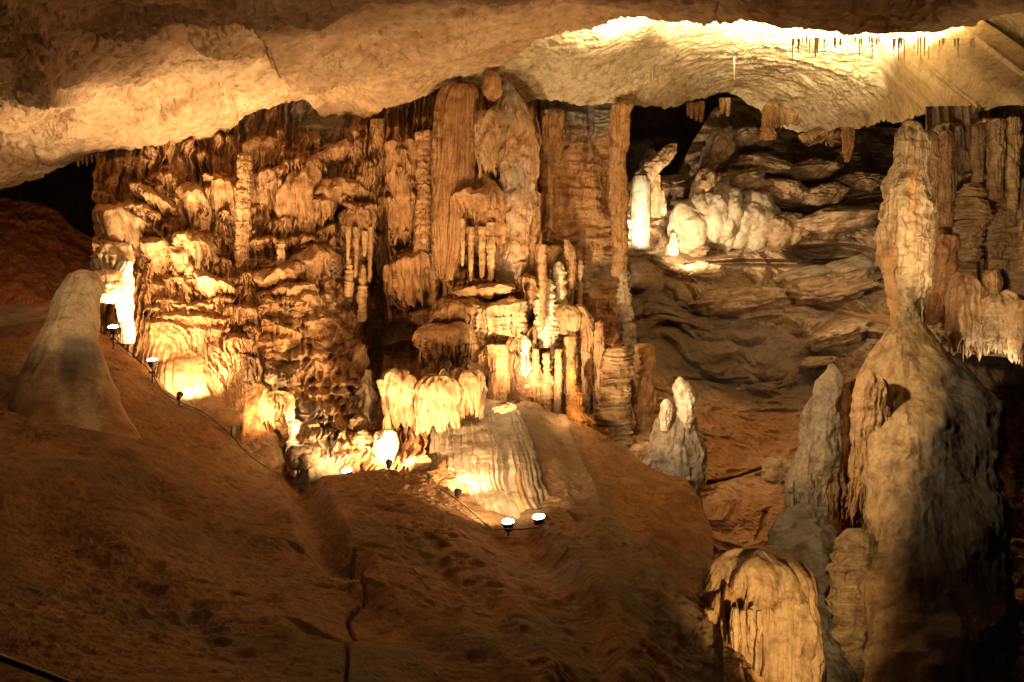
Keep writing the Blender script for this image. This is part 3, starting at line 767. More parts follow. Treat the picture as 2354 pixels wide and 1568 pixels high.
# ---- wall behind the tall column, and the dark damp rock below it
dE = tps([(2130, 250, 22), (2500, 250, 21.5), (2130, 600, 21.8), (2500, 600, 20.8), (2130, 830, 21), (2500, 830, 20.2), (2300, 500, 21.2)])
def ewall_feat(U, V, W):
    F = np.zeros(U.shape)
    r = random.Random(9)
    for k in range(60):
        cascade(F, U, V, r.uniform(2140, 2480), r.uniform(300, 800), r.uniform(12, 36), r.uniform(5, 14), r.uniform(10, 60), r.uniform(.1, .35), 700 + k)
    for k, (u, v, w, h, L, a) in enumerate([(2180, 300, 40, 20, 240, .5), (2290, 290, 60, 20, 180, .5), (2340, 420, 50, 20, 120, .5), (2200, 560, 30, 16, 60, .5), (2150, 560, 34, 10, 160, .3)]):
        cascade(F, U, V, u, v, w, h, L, a, 780 + k)
    fl = noise(np.stack([W[..., 0] * 5.5, W[..., 1] * 2, W[..., 2] * .3], -1), 121)
    F += .16 * (1 - 2.2 * np.abs(fl)) * sstep(560, 440, V)
    F += .17 * fbm(W * np.array([1.1, 1.1, 4.6]), 5, 122, .55, True) * sstep(420, 540, V)
    F += .25 * fbm(W * .6, 3, 123) + .03 * fbm(W * 6, 4, 124)
    F -= .9 * sstep(14, 4, np.abs(U - 2258)) * sstep(560, 600, V) * sstep(760, 700, V)
    return F
relief('layered_wall', M_LAYR, [(2120, 245), (2550, 235)], [(2120, 800), (2230, 815), (2300, 820), (2550, 850)], 2128, 2540, 420, 460, dE, feat=ewall_feat,
       stain=lambda U, V, W: .6 * sstep(.0, .4, noise(W * .8, 125)),
       skirt={'left': SKR, 'bottom': [(0, .1, .0), (0, .5, .1), (0, 1.5, .4), (0, 4, .5)]})
dG = tps([(2000, 800, 22.5), (2550, 800, 23), (2000, 1200, 19), (2550, 1200, 19), (2000, 1600, 15.5), (2550, 1600, 15), (2300, 900, 22.4), (2300, 1500, 16.6)])
relief('dark_rock_bank', M_DARK, [(2000, 790), (2200, 800), (2550, 800)], [(2000, 1640), (2550, 1640)], 2000, 2540, 320, 460, dG,
       feat=lambda U, V, W: .5 * fbm(W * .6, 4, 131) + .28 * fbm(W * np.array([1.4, 1.4, .7]), 5, 132, .55, True) + .05 * fbm(W * 5, 4, 133),
       stain=lambda U, V, W: sstep(.1, .5, noise(W * 1.3, 134)))

# =================================================================== THE THINGS
def wy(u, v, out=.3):
    return float(dW(u, v)) - out
def xy(u, v, out=.3):
    return float(dX(u, v)) - out
def greyfront(c, w, v0, v1):
    """grey calcite patch: u centre, half width, from v0 to v1"""
    def f(u, v, W):
        j = 10 * noise(W * 1.2, 7)
        return sstep(w, w * .55, np.abs(u - c) + j) * sstep(v0 - 12, v0 + 12, v + j) * sstep(v1 + 40, v1 - 20, v)
    return f

# ---- the broad cone at the head of the slope
tube('broad_stalagmite', 'broad pale cone stalagmite with grey lower face, flat top, at head of sandy slope', 'stalagmite',
     [(178, 612, 20), (180, 622, 30), (178, 650, 40), (172, 700, 50), (166, 750, 60), (160, 810, 76), (150, 880, 98), (142, 960, 128), (136, 1040, 176), (130, 1110, 240), (124, 1190, 320)],
     [23.2, 23.2, 23.1, 22.9, 22.6, 22, 21.4, 20.6, 19.6, 18.8, 18.], M_STAL, flute=.05, lump=.07, kf=1.6, na=220, nl=260, ry=.8, seed=3, stain=lambda u, v, W: greyfront(185, 62, 775, 1010)(u, v, W) - 1.4 * sstep(840, 1000, v + 40 * noise(W * .8, 77)), ff=1.6)  # grey face is calcite; base takes sand tone, its dimness put into colour

# ---- wall at the lamps: lit pillar, knobs, cones
tube('lit_pillar', 'short dripstone pillar glaring in lamp light beside the broad cone stalagmite', 'column',
     [(290, 598, 9), (290, 615, 15), (283, 630, 20), (289, 660, 17), (287, 690, 18), (289, 750, 16), (289, 790, 16)], 25.9, M_WHITE, flute=.2, ring=.08, seed=5, kf=3, kind='thing')
boulder('flowstone_lump', 'rounded flowstone lump with a small hollow hanging beside the glaring pillar', 'flowstone lump', 247, 658, 32, 34, 25.6, M_PALE, 6, rough=.2)
shelf('flowstone_shelf', 'mossy looking dark lumpy shelf above the glaring pillar and knob', 'flowstone shelf', 255, 590, 46, 26, 40, 26.2, M_LAYR, seed=8, jag=.5, ring=.1)
tube('spreading_flowstone', 'smooth pale fan of flowstone spreading down to the slope behind a floor lamp', 'flowstone',
     [(455, 765, 24), (450, 790, 50), (445, 830, 76), (450, 880, 100), (480, 940, 118), (500, 1010, 130), (505, 1060, 135)], [27.4, 26.9, 26.4, 26, 25.5, 24.9, 24.5],
     M_PALE, flute=.08, wea=.5, lump=.08, kf=4, na=200, nl=160, ry=.55, seed=11)
tube('leaning_flowstone_cone', 'orange brown shell shaped cone leaning beside the slope crest', 'flowstone cone',
     [(600, 880, 8), (598, 896, 20), (592, 925, 32), (585, 970, 42), (585, 1020, 54), (590, 1080, 66), (595, 1110, 70)], [24.4, 24.3, 24.1, 23.9, 23.6, 23.2, 23], M_ORNG, flute=.12, kf=1.6, lump=.05, ry=.7, seed=12)
shelf('flowstone_shelf', 'small lamp lit knobbly shelf right above the stack of glowing knobs', 'flowstone shelf', 632, 922, 34, 22, 60, 23.6, M_PALE, seed=13, jag=.7, lump=.2)
tube('knobbly_stalagmite', 'thin stack of glowing knobs beside the leaning orange brown cone', 'stalagmite', [(668, 938, 5), (668, 950, 11), (668, 962, 7), (676, 972, 14), (677, 985, 14), (672, 1000, 9), (672, 1050, 12)], 23.2, M_WHITE, ring=.3, flute=.1, fr=5, seed=14)
tube('grey_flowstone_mound', 'grey mound with a soft lamp glow on its flank beneath the rubbly wall', 'flowstone mound',
     [(740, 930, 10), (742, 950, 30), (748, 1000, 50), (756, 1050, 62), (762, 1120, 72)], [25.2, 24.8, 24, 23.2, 22.8], M_GREY, flute=.08, wea=.6, lump=.1, kf=2, ry=.6, seed=15)
boulder('dark_rock', 'dark blocky rock in shadow between the knobby stack and the glowing grey mound', 'rock', 695, 1050, 34, 24, 22.6, M_DARK, 16, blocky=1.2)

# ---- shelves, curtains and columns on the main wall
for k, (nm, lb, ct_, u, v, w, h, L, out, mat, ex) in enumerate(WALL):
    shelf(nm, lb, ct_, u, v, w * 1.12, h, L * 1.25, wy(u, v, out * .66), M_WALL if mat is M_PALE else mat, seed=20 + k, inn=(0 if ex.get('jag', 0) > .82 else out * .8), **{**ex, 'tilt': ex.get('tilt', (-.4 if u < 540 else .3 if u < 800 else .08))})

tube('ringed_column', 'slender ringed column like stacked plates, from ceiling shelf to wall foot', 'column',
     [(562, 352, 13), (563, 400, 14), (561, 450, 15), (560, 520, 13), (558, 580, 14), (556, 636, 13)], wy(560, 500, 1.1), M_WALL, flute=.22, ring=.13, fr=8, lump=.3, seed=51, kind='thing')
tube('slim_column', 'slim bumpy column standing beside the massive drapery near the rubbly wall', 'column',
     [(647, 560, 8), (646, 600, 8), (645, 660, 9)], wy(646, 600, 1.), M_PALE, ring=.2, seed=52, kind='thing')
tube('tall_fluted_column', 'tallest fluted orange column, leaning a little, reaching the ceiling beside mushroom cap', 'column',
     [(1058, 190, 30), (1057, 215, 42), (1053, 260, 46), (1048, 330, 46), (1043, 400, 43), (1036, 470, 38), (1030, 540, 32), (1024, 600, 26), (1020, 648, 20)], wy(1045, 450, 1.1),
     M_ORNG, flute=.34, kf=9, lump=.03, na=260, nl=260, ry=.55, seed=53, wea=.35, ragged=.05, kind='thing')
tube('ladder_column', 'narrow ladder like column of tiny ledges beside the tallest fluted column', 'column',
     [(978, 300, 22), (980, 360, 20), (978, 430, 20), (978, 500, 20), (974, 590, 22)], wy(978, 440, .6), M_WALL, flute=.22, ring=.12, fr=9, lump=.3, seed=54, kind='thing')
tube('slim_column', 'slim grooved column next to the cupped orange drapery under the ceiling edge', 'column',
     [(868, 272, 14), (868, 330, 16), (868, 400, 13), (866, 470, 10)], wy(868, 400, .4), M_WALL, flute=.3, kf=4, seed=55, kind='thing')
boulder('ceiling_knob', 'smooth orange knob squeezed between ceiling and the patchy column', 'flowstone lump', 1132, 200, 20, 32, wy(1130, 260, 1.6), M_ORNG, 56, rough=.15, blocky=.2)
shelf('domed_drapery', 'smooth domed head with thin grooved drapery below it, beside tallest fluted column', 'drapery', 1122, 276, 28, 22, 130, wy(1120, 330, 1.4), M_PALE, seed=57, jag=.3, kf=6, flute=.24, taper=.35)
tube('smooth_cone', 'smooth brownish cone rising just behind the mushroom cap', 'flowstone cone', [(1108, 398, 8), (1112, 420, 22), (1118, 445, 32), (1124, 500, 40), (1126, 560, 40)], wy(1112, 440, .9), M_ORNG, flute=.08, ry=.6, seed=58)
tube('patchy_column', 'thick patchy orange and grey column carrying the ceiling edge', 'column',
     [(1150, 168, 8), (1158, 200, 24), (1172, 260, 40), (1186, 330, 44), (1190, 400, 44), (1188, 470, 42), (1180, 540, 36), (1172, 600, 34), (1162, 650, 30)], wy(1180, 420, .9),
     M_ORNG, flute=.12, lump=.16, kf=3, na=180, nl=240, seed=59, ry=.7, stain=lambda u, v, W: .8 * np.maximum(sstep(330, 200, v), sstep(-.3, .6, fbm(W * .9, 3, 5))), kind='thing')
M_PATCH = rock('patchy_flowstone', [(.4, .22, .10), (.48, .28, .14), (.42, .27, .15)], .6, .6, .4, 0, 0, 16, .4, GREY)
bpy.data.objects['patchy_column'].data.materials[0] = M_PATCH
tube('slot_column', 'dark brown straight column beside the dark slot, next to the reddish brown wall', 'column', [(1222, 440, 16), (1224, 520, 18), (1226, 600, 16), (1226, 700, 12)], 28.4, M_WALL, flute=.3, kf=4, seed=60, kind='thing')
tube('brown_column', 'smooth brown column standing in shade behind the slope crest under the rough block', 'column', [(1142, 790, 24), (1146, 850, 22), (1144, 930, 24), (1142, 990, 26)], wy(1142, 880, .4), M_ORNG, flute=.14, kf=3, seed=61, kind='thing')
tube('brown_cone', 'tall dark brown cone in the shadow between rubbly wall and lit curtains', 'flowstone cone', [(846, 850, 5), (846, 880, 14), (844, 930, 26), (842, 985, 36)], wy(846, 930, .8), M_DARK, flute=.1, seed=62)
boulder('pale_boss', 'smooth pale egg shaped boss on the rubbly wall above the brown cone', 'flowstone lump', 828, 830, 20, 34, wy(828, 830, .6), M_PALE, 63, rough=.1, blocky=0)
tube('beaded_stalagmite', 'thin beaded stalagmite in the dark cleft, the shorter of two', 'stalagmite', [(803, 592, 4), (803, 610, 7), (803, 650, 8), (802, 682, 8)], wy(803, 640, 1.3), M_PALE, ring=.35, fr=8, seed=64, na=40)
tube('beaded_stalagmite', 'thin beaded stalagmite in the dark cleft, the taller and brighter of two', 'stalagmite', [(835, 608, 3), (835, 622, 7), (834, 650, 9), (832, 690, 9), (833, 740, 9)], wy(834, 660, 1.4), M_PALE, ring=.38, fr=7, seed=65, na=40)

# lit curtains over the slope
shelf('lit_curtain', 'yellow lit curtain hanging in one long point over the brightest lamp', 'drapery', 920, 876, 44, 22, 124, 24.2, M_PALE, tilt=-.15, seed=70, jag=.5, kf=3, flute=.22, taper=.35)
shelf('lit_curtain', 'wide scalloped pink curtain, middle one of the lit row above the grey cone', 'drapery', 1006, 888, 46, 26, 108, 24.0, M_PALE, tilt=.12, seed=71, jag=.4, kf=5, flute=.22, taper=.2)
shelf('lit_curtain', 'whitish ribbed curtain with a dark hollow, beside the brown column', 'drapery', 1078, 872, 42, 20, 100, 24.4, M_PALE, tilt=.1, seed=72, jag=.55, kf=5, flute=.26, taper=.1)
tube('slender_leg', 'slender flowstone leg curving down to the brightest lamp from the yellow curtain', 'dripstone', [(884, 870, 16), (888, 910, 12), (893, 950, 8), (888, 990, 10), (884, 1010, 16)], 24, M_PALE, flute=.15, seed=73)
boulder('glowing_rock', 'glowing rock lump directly behind the brightest floor lamp', 'rock', 888, 1030, 26, 38, 23., M_WHITE, 74, rough=.25)
boulder('orange_rock', 'lit orange rock lump behind the small box lamp under the curtain point', 'rock', 962, 1072, 28, 24, 22.7, M_PALE, 75, rough=.3)
boulder('tangled_rock', 'tangled ochre rock lump on the wall foot beside the glowing rock', 'rock', 826, 975, 20, 16, 24, M_LAYR, 76, rough=.5)
boulder('ochre_rock', 'ochre split rock leaning below the tangled lump', 'rock', 835, 1020, 26, 24, 23.4, M_PALE, 77, rough=.4, tilt=-.4)
tube('grey_flowstone_cone', 'large grey cone with streaked wet face washed by two lens lamps', 'flowstone cone',
     [(1098, 915, 50), (1098, 935, 80), (1100, 960, 96), (1106, 1010, 106), (1116, 1080, 116), (1132, 1150, 120), (1148, 1220, 118), (1152, 1285, 116)],
     [26.2, 25.6, 24.9, 23.8, 22.5, 21.5, 20.8, 20.6], M_GREY, flute=.16, lump=.1, kf=9, na=300, nl=260, ry=.42, seed=78, wea=.3,
     stain=lambda u, v, W: .9 * sstep(14, 6, np.abs(u - 1193 - (v - 1090) * .12)) * sstep(1070, 1110, v))
boulder('star_rock', 'pale pointed rock like a starfish perched on top of the large grey cone', 'rock', 1160, 936, 20, 10, 22.7, M_PALE, 79, rough=.9, blocky=0, tilt=.3)

# ---- the lit cluster beside the reddish brown wall
CL = [
 ('stalagmite', 'tall pointed bright stalagmite, tallest of the lit cluster by the reddish wall', [(1300, 548, 3), (1306, 560, 8), (1310, 580, 13), (1310, 640, 10), (1308, 700, 8), (1306, 760, 8)], .9, M_PALE, .2, .08),
 ('column', 'square shouldered column with grooves joined beside the tallest bright stalagmite', [(1268, 566, 22), (1268, 580, 26), (1264, 620, 20), (1262, 680, 14)], .7, M_PALE, .3, .06),
 ('candle', 'thin lit candle stalagmite standing apart against the reddish wall', [(1334, 598, 3), (1335, 608, 5), (1334, 660, 4), (1334, 700, 5)], .6, M_PALE, .1, .3),
 ('stacked_stalagmite', 'brightest stack of white lumps at the front of the lit cluster', [(1256, 640, 8), (1258, 655, 15), (1254, 690, 20), (1256, 720, 24), (1258, 760, 22), (1256, 800, 16)], 1.6, M_WHITE, .12, .32),
 ('stacked_stalagmite', 'short knobbly white stack tucked behind the brightest white lumps', [(1284, 600, 6), (1286, 630, 12), (1284, 680, 14), (1290, 730, 14), (1290, 770, 12)], 1.2, M_WHITE, .1, .35),
 ('bead_stalagmite', 'string of glowing beads rising from a hot white spot over the slope crest', [(1178, 700, 3), (1177, 716, 5), (1180, 735, 4), (1178, 768, 7), (1180, 800, 4), (1176, 835, 9), (1178, 862, 10), (1182, 890, 8)], 1.2, M_WHITE, .05, .35),
 ('bulbous_stalagmite', 'first bulbous stalagmite counting from the string of beads, widest at its middle', [(1206, 770, 5), (1208, 790, 10), (1206, 830, 9), (1214, 860, 14), (1218, 900, 10), (1224, 950, 6)], 1.4, M_WHITE, .05, .4),
 ('bulbous_stalagmite', 'second bulbous stalagmite from the string of beads, waisted like a spindle', [(1230, 800, 6), (1232, 830, 8), (1230, 870, 14), (1232, 905, 8), (1236, 940, 11), (1240, 985, 6)], 1.3, M_PALE, .05, .35),
 ('bulbous_stalagmite', 'third bulbous stalagmite from the string of beads, with a thin straight foot', [(1256, 810, 7), (1258, 850, 8), (1257, 880, 13), (1258, 915, 9), (1258, 960, 8), (1258, 1005, 8)], 1.2, M_PALE, .05, .35),
 ('pillar', 'straight smooth bright pillar right behind the bulbous stalagmites', [(1284, 800, 8), (1284, 850, 8), (1282, 920, 9), (1280, 1010, 10)], 1.1, M_PALE, .1, .05),
 ('pillar', 'blunt grooved pillar split by a dark slit behind the straight bright pillar', [(1312, 770, 14), (1312, 830, 13), (1310, 900, 12), (1308, 1020, 14)], .8, M_WALL, .25, .08),
 ('pillar', 'tall brown pillar with pale cap beside the paw like shelf', [(1346, 728, 8), (1350, 760, 15), (1350, 840, 14), (1350, 930, 12)], .9, M_WALL, .28, .05),
 ('pillar', 'narrow brown pillar next to the tall pale capped one', [(1378, 738, 7), (1378, 780, 11), (1378, 860, 11), (1376, 960, 12)], .8, M_WALL, .25, .08),
 ('ringed_pillar', 'thick ringed pillar with drooping plates at the edge of the reddish wall', [(1420, 795, 14), (1424, 812, 26), (1420, 860, 28), (1414, 920, 30), (1408, 980, 34), (1412, 1040, 36)], .9, M_LAYR, .05, .26),
 ('knob_stalagmite', 'small egg on a stem standing in front of the brown pillars', [(1316, 838, 3), (1317, 850, 10), (1318, 868, 11), (1318, 884, 6), (1320, 905, 8)], 1.8, M_AMBER, .05, .1),
 ('amber_stalagmite', 'glowing amber stalagmite widening into a banded pot behind the slope crest', [(1322, 882, 6), (1326, 905, 14), (1322, 930, 18), (1322, 950, 24), (1330, 965, 32), (1330, 1000, 34), (1332, 1040, 34)], 1.7, M_AMBER, .14, .14),
 ('pink_column', 'smooth pinkish column filling the corner below the chamber opening', [(1480, 790, 22), (1478, 850, 26), (1474, 950, 28), (1470, 1060, 30)], -1.2, M_ORNG, .06, .04),
 ('rocky_column', 'crumbly grey column rising above the thick ringed pillar', [(1432, 620, 8), (1434, 680, 14), (1440, 740, 18), (1446, 800, 14), (1440, 840, 10)], .3, M_GREY, .1, .2),
]
for k, (nm, lb, pts, out, mat, fl, rg) in enumerate(CL):
    um, vm = pts[len(pts) // 2][:2]
    r_ = max(p_[2] for p_ in pts)
    tube(nm, lb, 'column' if ('column' in nm or 'pillar' in nm) else 'stalagmite', pts, xy(um, vm, out), mat, flute=fl, ring=rg, lump=.1, kf=3.5, fr=(8 if rg < .3 else 5.5), seed=90 + k,
         na=72 if r_ < 20 else 110, nl=150, kind='thing')
tube('rough_column', 'rough brown column edging the black opening, from the ceiling down', 'column', [(1428, 236, 22), (1424, 300, 20), (1416, 380, 16), (1420, 450, 20), (1426, 540, 16), (1424, 640, 14)], 29.6, M_WALL, flute=.3, kf=4, lump=.25, seed=122, na=90, nl=200, kind='thing')
tube('rough_column', 'second rough column pressed into the reddish wall between patchy column and opening', 'column', [(1272, 250, 26), (1270, 330, 24), (1262, 420, 18), (1256, 500, 14), (1250, 560, 10)], 30.2, M_WALL, flute=.35, kf=5, lump=.2, seed=123, na=90, nl=200, kind='thing')
shelf('paw_shelf', 'shelf like clenched paws hanging off the lit cluster over the pillars', 'flowstone shelf', 1318, 722, 34, 18, 46, xy(1318, 740, 1.5), M_PALE, seed=120, jag=.4, kf=3, flute=.3, lump=.2)
boulder('lit_gravel_rock', 'crumbled lit rock beside the double headed stalagmite on the crest', 'rock', 1470, 1055, 34, 26, 25.2, M_LAYR, 121, rough=.5, tilt=.5)

# small hanging legs around the mushroom cap: each a stalactite
for k, (u, v0, v1, r, lb) in enumerate([
        (1063, 500, 612, 5, 'thin straight leg under the shaggy mushroom cap, nearest the tallest fluted column'),
        (1082, 520, 648, 6, 'second thin leg under the shaggy mushroom cap, reaching the scalloped shelf'),
        (1108, 520, 640, 7, 'thick curved leg under the middle of the shaggy mushroom cap'),
        (1128, 510, 650, 9, 'leg merging with the patchy column under the shaggy mushroom cap'),
        (800, 520, 600, 5, 'short stalactite over the shorter beaded stalagmite'),
        (838, 530, 590, 6, 'knotty pink stalactite over the taller beaded stalagmite'),
        (818, 520, 640, 5, 'dark stalactite hanging between the two beaded stalagmites'),
        (850, 520, 650, 6, 'long brown stalactite along the edge of the dark cleft'),
        (1246, 560, 760, 8, 'long straight stalactite between dark slot and lit cluster')]):
    tube('stalactite', lb, 'stalactite', [(u, v0, r * 1.3), (u + 1, (v0 + v1) / 2, r), (u, v1 - 8, r * .7), (u, v1, r * .3)], wy(u, (v0 + v1) / 2, 1.35), M_WALL if k > 5 else M_PALE, flute=.15, ring=.12, seed=130 + k, na=32, nl=90,
         group='stalactites on the wall')

# ---- stalactites under the ceilings
for k, (u, v0, v1, r, Y, lb) in enumerate([
        (1582, 236, 266, 4, 34.5, 'shortest stalactite in the comb of four over the dark opening'),
        (1590, 236, 273, 6, 34.5, 'blunt second stalactite in the comb of four over the dark opening'),
        (1601, 236, 278, 5.5, 34.5, 'third stalactite in the comb of four over the dark opening'),
        (1612, 232, 281, 6, 34.5, 'fourth, longest stalactite in the comb over the dark opening'),
        (1660, 225, 262, 6, 35.5, 'tapering stalactite first in the pair above the boulder slope'),
        (1673, 225, 268, 6, 35.5, 'tapering stalactite second in the pair above the boulder slope')]):
    tube('stalactite', lb, 'stalactite', [(u, v0, r * 1.2), (u, (v0 + v1) / 2, r), (u, v1, r * .6)], Y, M_ORNG, flute=.12, lump=.12, seed=140 + k, na=32, nl=60, group='stalactites under the far ceiling')
tube('wedge_stalactite', 'flat orange wedge shaped stalactite widening downward from the pale ceiling', 'stalactite', [(1770, 245, 12), (1768, 270, 14), (1765, 300, 18), (1763, 318, 20), (1762, 322, 18)], 33.5, M_ORNG, flute=.05, lump=.05, ry=.35, seed=150)
tube('hanging_stalactite', 'large tapering stalactite hanging over the boulders, beside a fringe of small ones', 'stalactite', [(1950, 290, 20), (1950, 312, 16), (1951, 335, 12), (1949, 360, 9), (1948, 374, 6)], 33.4, M_ORNG, flute=.2, kf=3, seed=151)
shelf('fringe_drapery', 'ragged fringe of tiny stalactites beside the large tapering stalactite', 'drapery', 1893, 306, 44, 8, 22, 33.8, M_PALE, seed=152, jag=.8, kf=9, flute=.3, taper=.1)
shelf('flowstone_bulge', 'bulging flowstone at the ceiling edge above the wedge shaped stalactite', 'flowstone', 1800, 262, 42, 22, 30, 34.5, M_PALE, seed=153, jag=.6, kf=4)
for k, (u, v0, v1, lb) in enumerate([(1492, 150, 210, 'long straw stalactite, longest under the glowing far ceiling'), (1500, 150, 185, 'short straw stalactite next to the longest straw'), (1486, 150, 180, 'faint straw stalactite beside the longest straw'),
                                     (1518, 150, 190, 'lone straw stalactite a little apart from the cluster of straws'), (1310, 95, 128, 'straw stalactite near the ceiling lip'), (1302, 95, 118, 'stubby straw stalactite nearest the ceiling lip'), (1688, 130, 185, 'thin white straw where the ceiling glow begins')]):
    tube('straw_stalactite', lb, 'stalactite', [(u, v0, 2.2), (u, (v0 + v1) / 2, 1.7), (u, v1, 1.)], 29.2 if v1 > 140 else 26, M_WHITE, flute=0, lump=.1, seed=160 + k, na=12, nl=30, group='straw stalactites under the far ceiling')
for k in range(64):
    u = rng.choice([1815, 1850, 1875, 1930, 1960, 2010, 2050, 2075, 2120, 2160, 2200, 2235]) + rng.gauss(0, 11)
    v0 = 84 + rng.uniform(0, 6)
    tube('straw_stalactite', 'one of the dense row of fine white straws glowing under the ceiling lip', 'stalactite', [(u, v0, 2.2), (u, v0 + 12, 1.8), (u + rng.uniform(-1, 1), v0 + 14 + 52 * rng.random() ** 2.4, .8)], 22.6 + rng.uniform(0, 1.6), M_WHITE, flute=0, lump=.1, seed=170 + k, na=10, nl=20,
         group='glowing straws in the lamp light')
for k, (u, v0, v1) in enumerate([(180, 362, 384), (190, 358, 378), (200, 356, 382), (212, 352, 374), (222, 348, 370)]):
    tube('stalactite', 'one of five stubby stalactites fringing the ceiling over the black gap', 'stalactite', [(u, v0, 4.5), (u, (v0 + v1) / 2, 3.5), (u, v1, 1.6)], 29., M_CEIL, flute=.1, lump=.15, seed=200 + k, na=16, nl=24, group='stubby stalactites over the black gap')

# ---- alcove with the white column
tube('white_column', 'blazing white smooth column standing in the dark alcove', 'column', [(1472, 402, 15), (1473, 420, 21), (1472, 460, 22), (1472, 520, 22), (1472, 577, 22)], 37, M_WHITE, flute=.04, lump=.02, kf=2, wea=.15, seed=210, kind='thing')
tube('sloping_flowstone', 'smooth pale flowstone sweeping down onto the blazing white column', 'flowstone', [(1545, 330, 10), (1530, 352, 22), (1508, 378, 26), (1488, 402, 22), (1478, 425, 16)], 37.2, M_PALE, flute=.08, lump=.1, seed=211, ry=.8)
tube('yellow_column', 'short yellow lit column right behind the blazing white one', 'column', [(1508, 400, 9), (1508, 440, 11), (1508, 500, 10)], 37.6, M_PALE, flute=.15, seed=212, kind='thing')
tube('rugged_rock_spire', 'rugged pale spire behind the blazing white column top', 'rock', [(1496, 342, 6), (1492, 370, 18), (1482, 400, 20)], 39, M_GREY, lump=.4, seed=213)
boulder('rugged_rock', 'rugged lit rock between the dark wall edge and blazing white column', 'rock', 1443, 500, 9, 40, 39, M_WHITE, 214, rough=.5)
boulder('rugged_rock', 'craggy lit rock low beside the blazing white column and yellow one', 'rock', 1520, 470, 8, 28, 39, M_WHITE, 215, rough=.5)
tube('slim_stalagmite', 'slim pale stalagmite at the foot of the smooth pale boulders', 'stalagmite', [(1550, 535, 3), (1548, 550, 8), (1545, 575, 13), (1543, 588, 14)], 36.8, M_WHITE, lump=.25, ring=.1, seed=216)

# ---- boulders of the slope
BL = [
 (1590, 520, 44, 52, 37.4, 'smooth pale boulder beside slim stalagmite, closest to the white column', .1, 0, M_PALE),
 (1655, 500, 42, 60, 37.6, 'tall pale boulder streaked with drips, behind the smooth closest one', .15, 0, M_PALE),
 (1720, 510, 55, 50, 37.8, 'broad pale boulder in the middle of the pale row', .2, .1, M_PALE),
 (1800, 530, 60, 34, 37.6, 'low greyish boulder above the wide black undercut', .2, .05, M_BOUL),
 (1930, 505, 95, 24, 37.2, 'long flat pale slab on top of the wide black undercut', .15, .12, M_BOUL),
 (1620, 440, 28, 48, 38.2, 'upright boulder leaning over the smooth pale one', .2, -.3, M_BOUL),
 (1700, 420, 50, 26, 38.6, 'brown boulder wedged above the broad pale one', .3, .2, M_BOUL),
 (1800, 440, 52, 22, 38.4, 'flat boulder halfway up the boulder slope', .3, -.1, M_BOUL),
 (1890, 450, 50, 20, 38.4, 'cracked flat boulder beside the long flat slab', .3, .15, M_BOUL),
 (1760, 385, 60, 20, 39.5, 'shelf like boulder just below the wedge stalactite', .3, -.2, M_BOUL),
 (1860, 395, 60, 18, 39.6, 'brown slab under the large tapering stalactite', .3, .1, M_BOUL),
 (1650, 350, 30, 44, 40.5, 'tall brown rock high on the slope near the dark opening', .3, -.4, M_BOUL),
 (1720, 320, 50, 22, 41, 'rounded rock high on the slope beneath the paired stalactites', .3, .1, M_BOUL),
 (1980, 420, 50, 16, 39, 'ragged slab reaching toward the tall pale column', .35, 0, M_BOUL),
 (1612, 630, 52, 24, 35.2, 'rounded orange boulder below the long black seam, first in its row', .15, .05, M_BOUL),
 (1855, 642, 58, 24, 35, 'plump pale boulder with an undercut, middle of the row below the seam', .12, .12, M_PALE),
 (1950, 628, 60, 26, 34.8, 'swollen pale boulder beside the plump one in the row below the seam', .15, .2, M_PALE),
 (1900, 662, 100, 30, 34.4, 'wide boulder mass supporting the plump and swollen ones', .25, .18, M_BOUL),
 (1700, 690, 110, 26, 34.6, 'long ledge shaped boulder with rust stains beneath the row', .3, .1, M_BOUL),
 (1930, 768, 66, 22, 32.6, 'slanting orange slab alone in the dark lower slope', .3, .3, M_BOUL),
 (1880, 832, 40, 10, 31.8, 'small orange slab below the slanting one', .3, .15, M_BOUL),
 (1610, 580, 22, 10, 36.2, 'small black humped rock on the seam before the smooth pale boulder', .2, .2, M_DARK),
]
for k, (u, v, ru, rv, Y, lb, rg, tl, mat) in enumerate(BL):
    if mat is M_PALE: ru, rv, rg, mat = ru * 1.15, rv * 1.15, rg * .6, M_BULGE
    boulder('boulder', lb, 'boulder', u, v, ru, rv * 1.1, Y + .35, mat, 230 + k, tilt=-tl * 0 + tl, rough=rg + .12, ry=.9, blocky=.1, group='boulders on the far slope')
boulder('orange_ledge_rock', 'blocky orange rock with a black crack beneath, behind the double headed stalagmite', 'rock', 1800, 1085, 44, 30, 26.4, M_LAYR, 260, rough=.4)

# ---- double headed stalagmite on the crest
t = tube('double_headed_stalagmite', 'grey stalagmite with two white heads, standing on the slope crest', 'stalagmite',
     [(1556, 948, 22), (1556, 965, 38), (1554, 1000, 52), (1554, 1050, 62), (1560, 1095, 62), (1585, 1130, 34), (1604, 1165, 14), (1606, 1180, 8)], 25.2, M_GREY, flute=.12, lump=.14, kf=3, seed=270, na=150, nl=200, ry=.7)
def child(fn, root, *a, **k):
    o = fn(*a, parent=root, **k)
    o.parent = root
    o.matrix_parent_inverse = Matrix.Translation(-Vector(root.location))
    return o
child(tube, t, 'stalagmite_head', '', '', [(1562, 866, 4), (1563, 876, 12), (1567, 895, 20), (1574, 915, 22), (1574, 935, 19), (1577, 960, 18), (1580, 985, 10)], 25, M_WHITE, flute=.14, lump=.22, ring=.1, seed=271)
child(tube, t, 'stalagmite_head', '', '', [(1532, 918, 6), (1533, 930, 13), (1532, 950, 14), (1530, 970, 12), (1528, 990, 8)], 24.8, M_WHITE, flute=.1, lump=.22, seed=272)

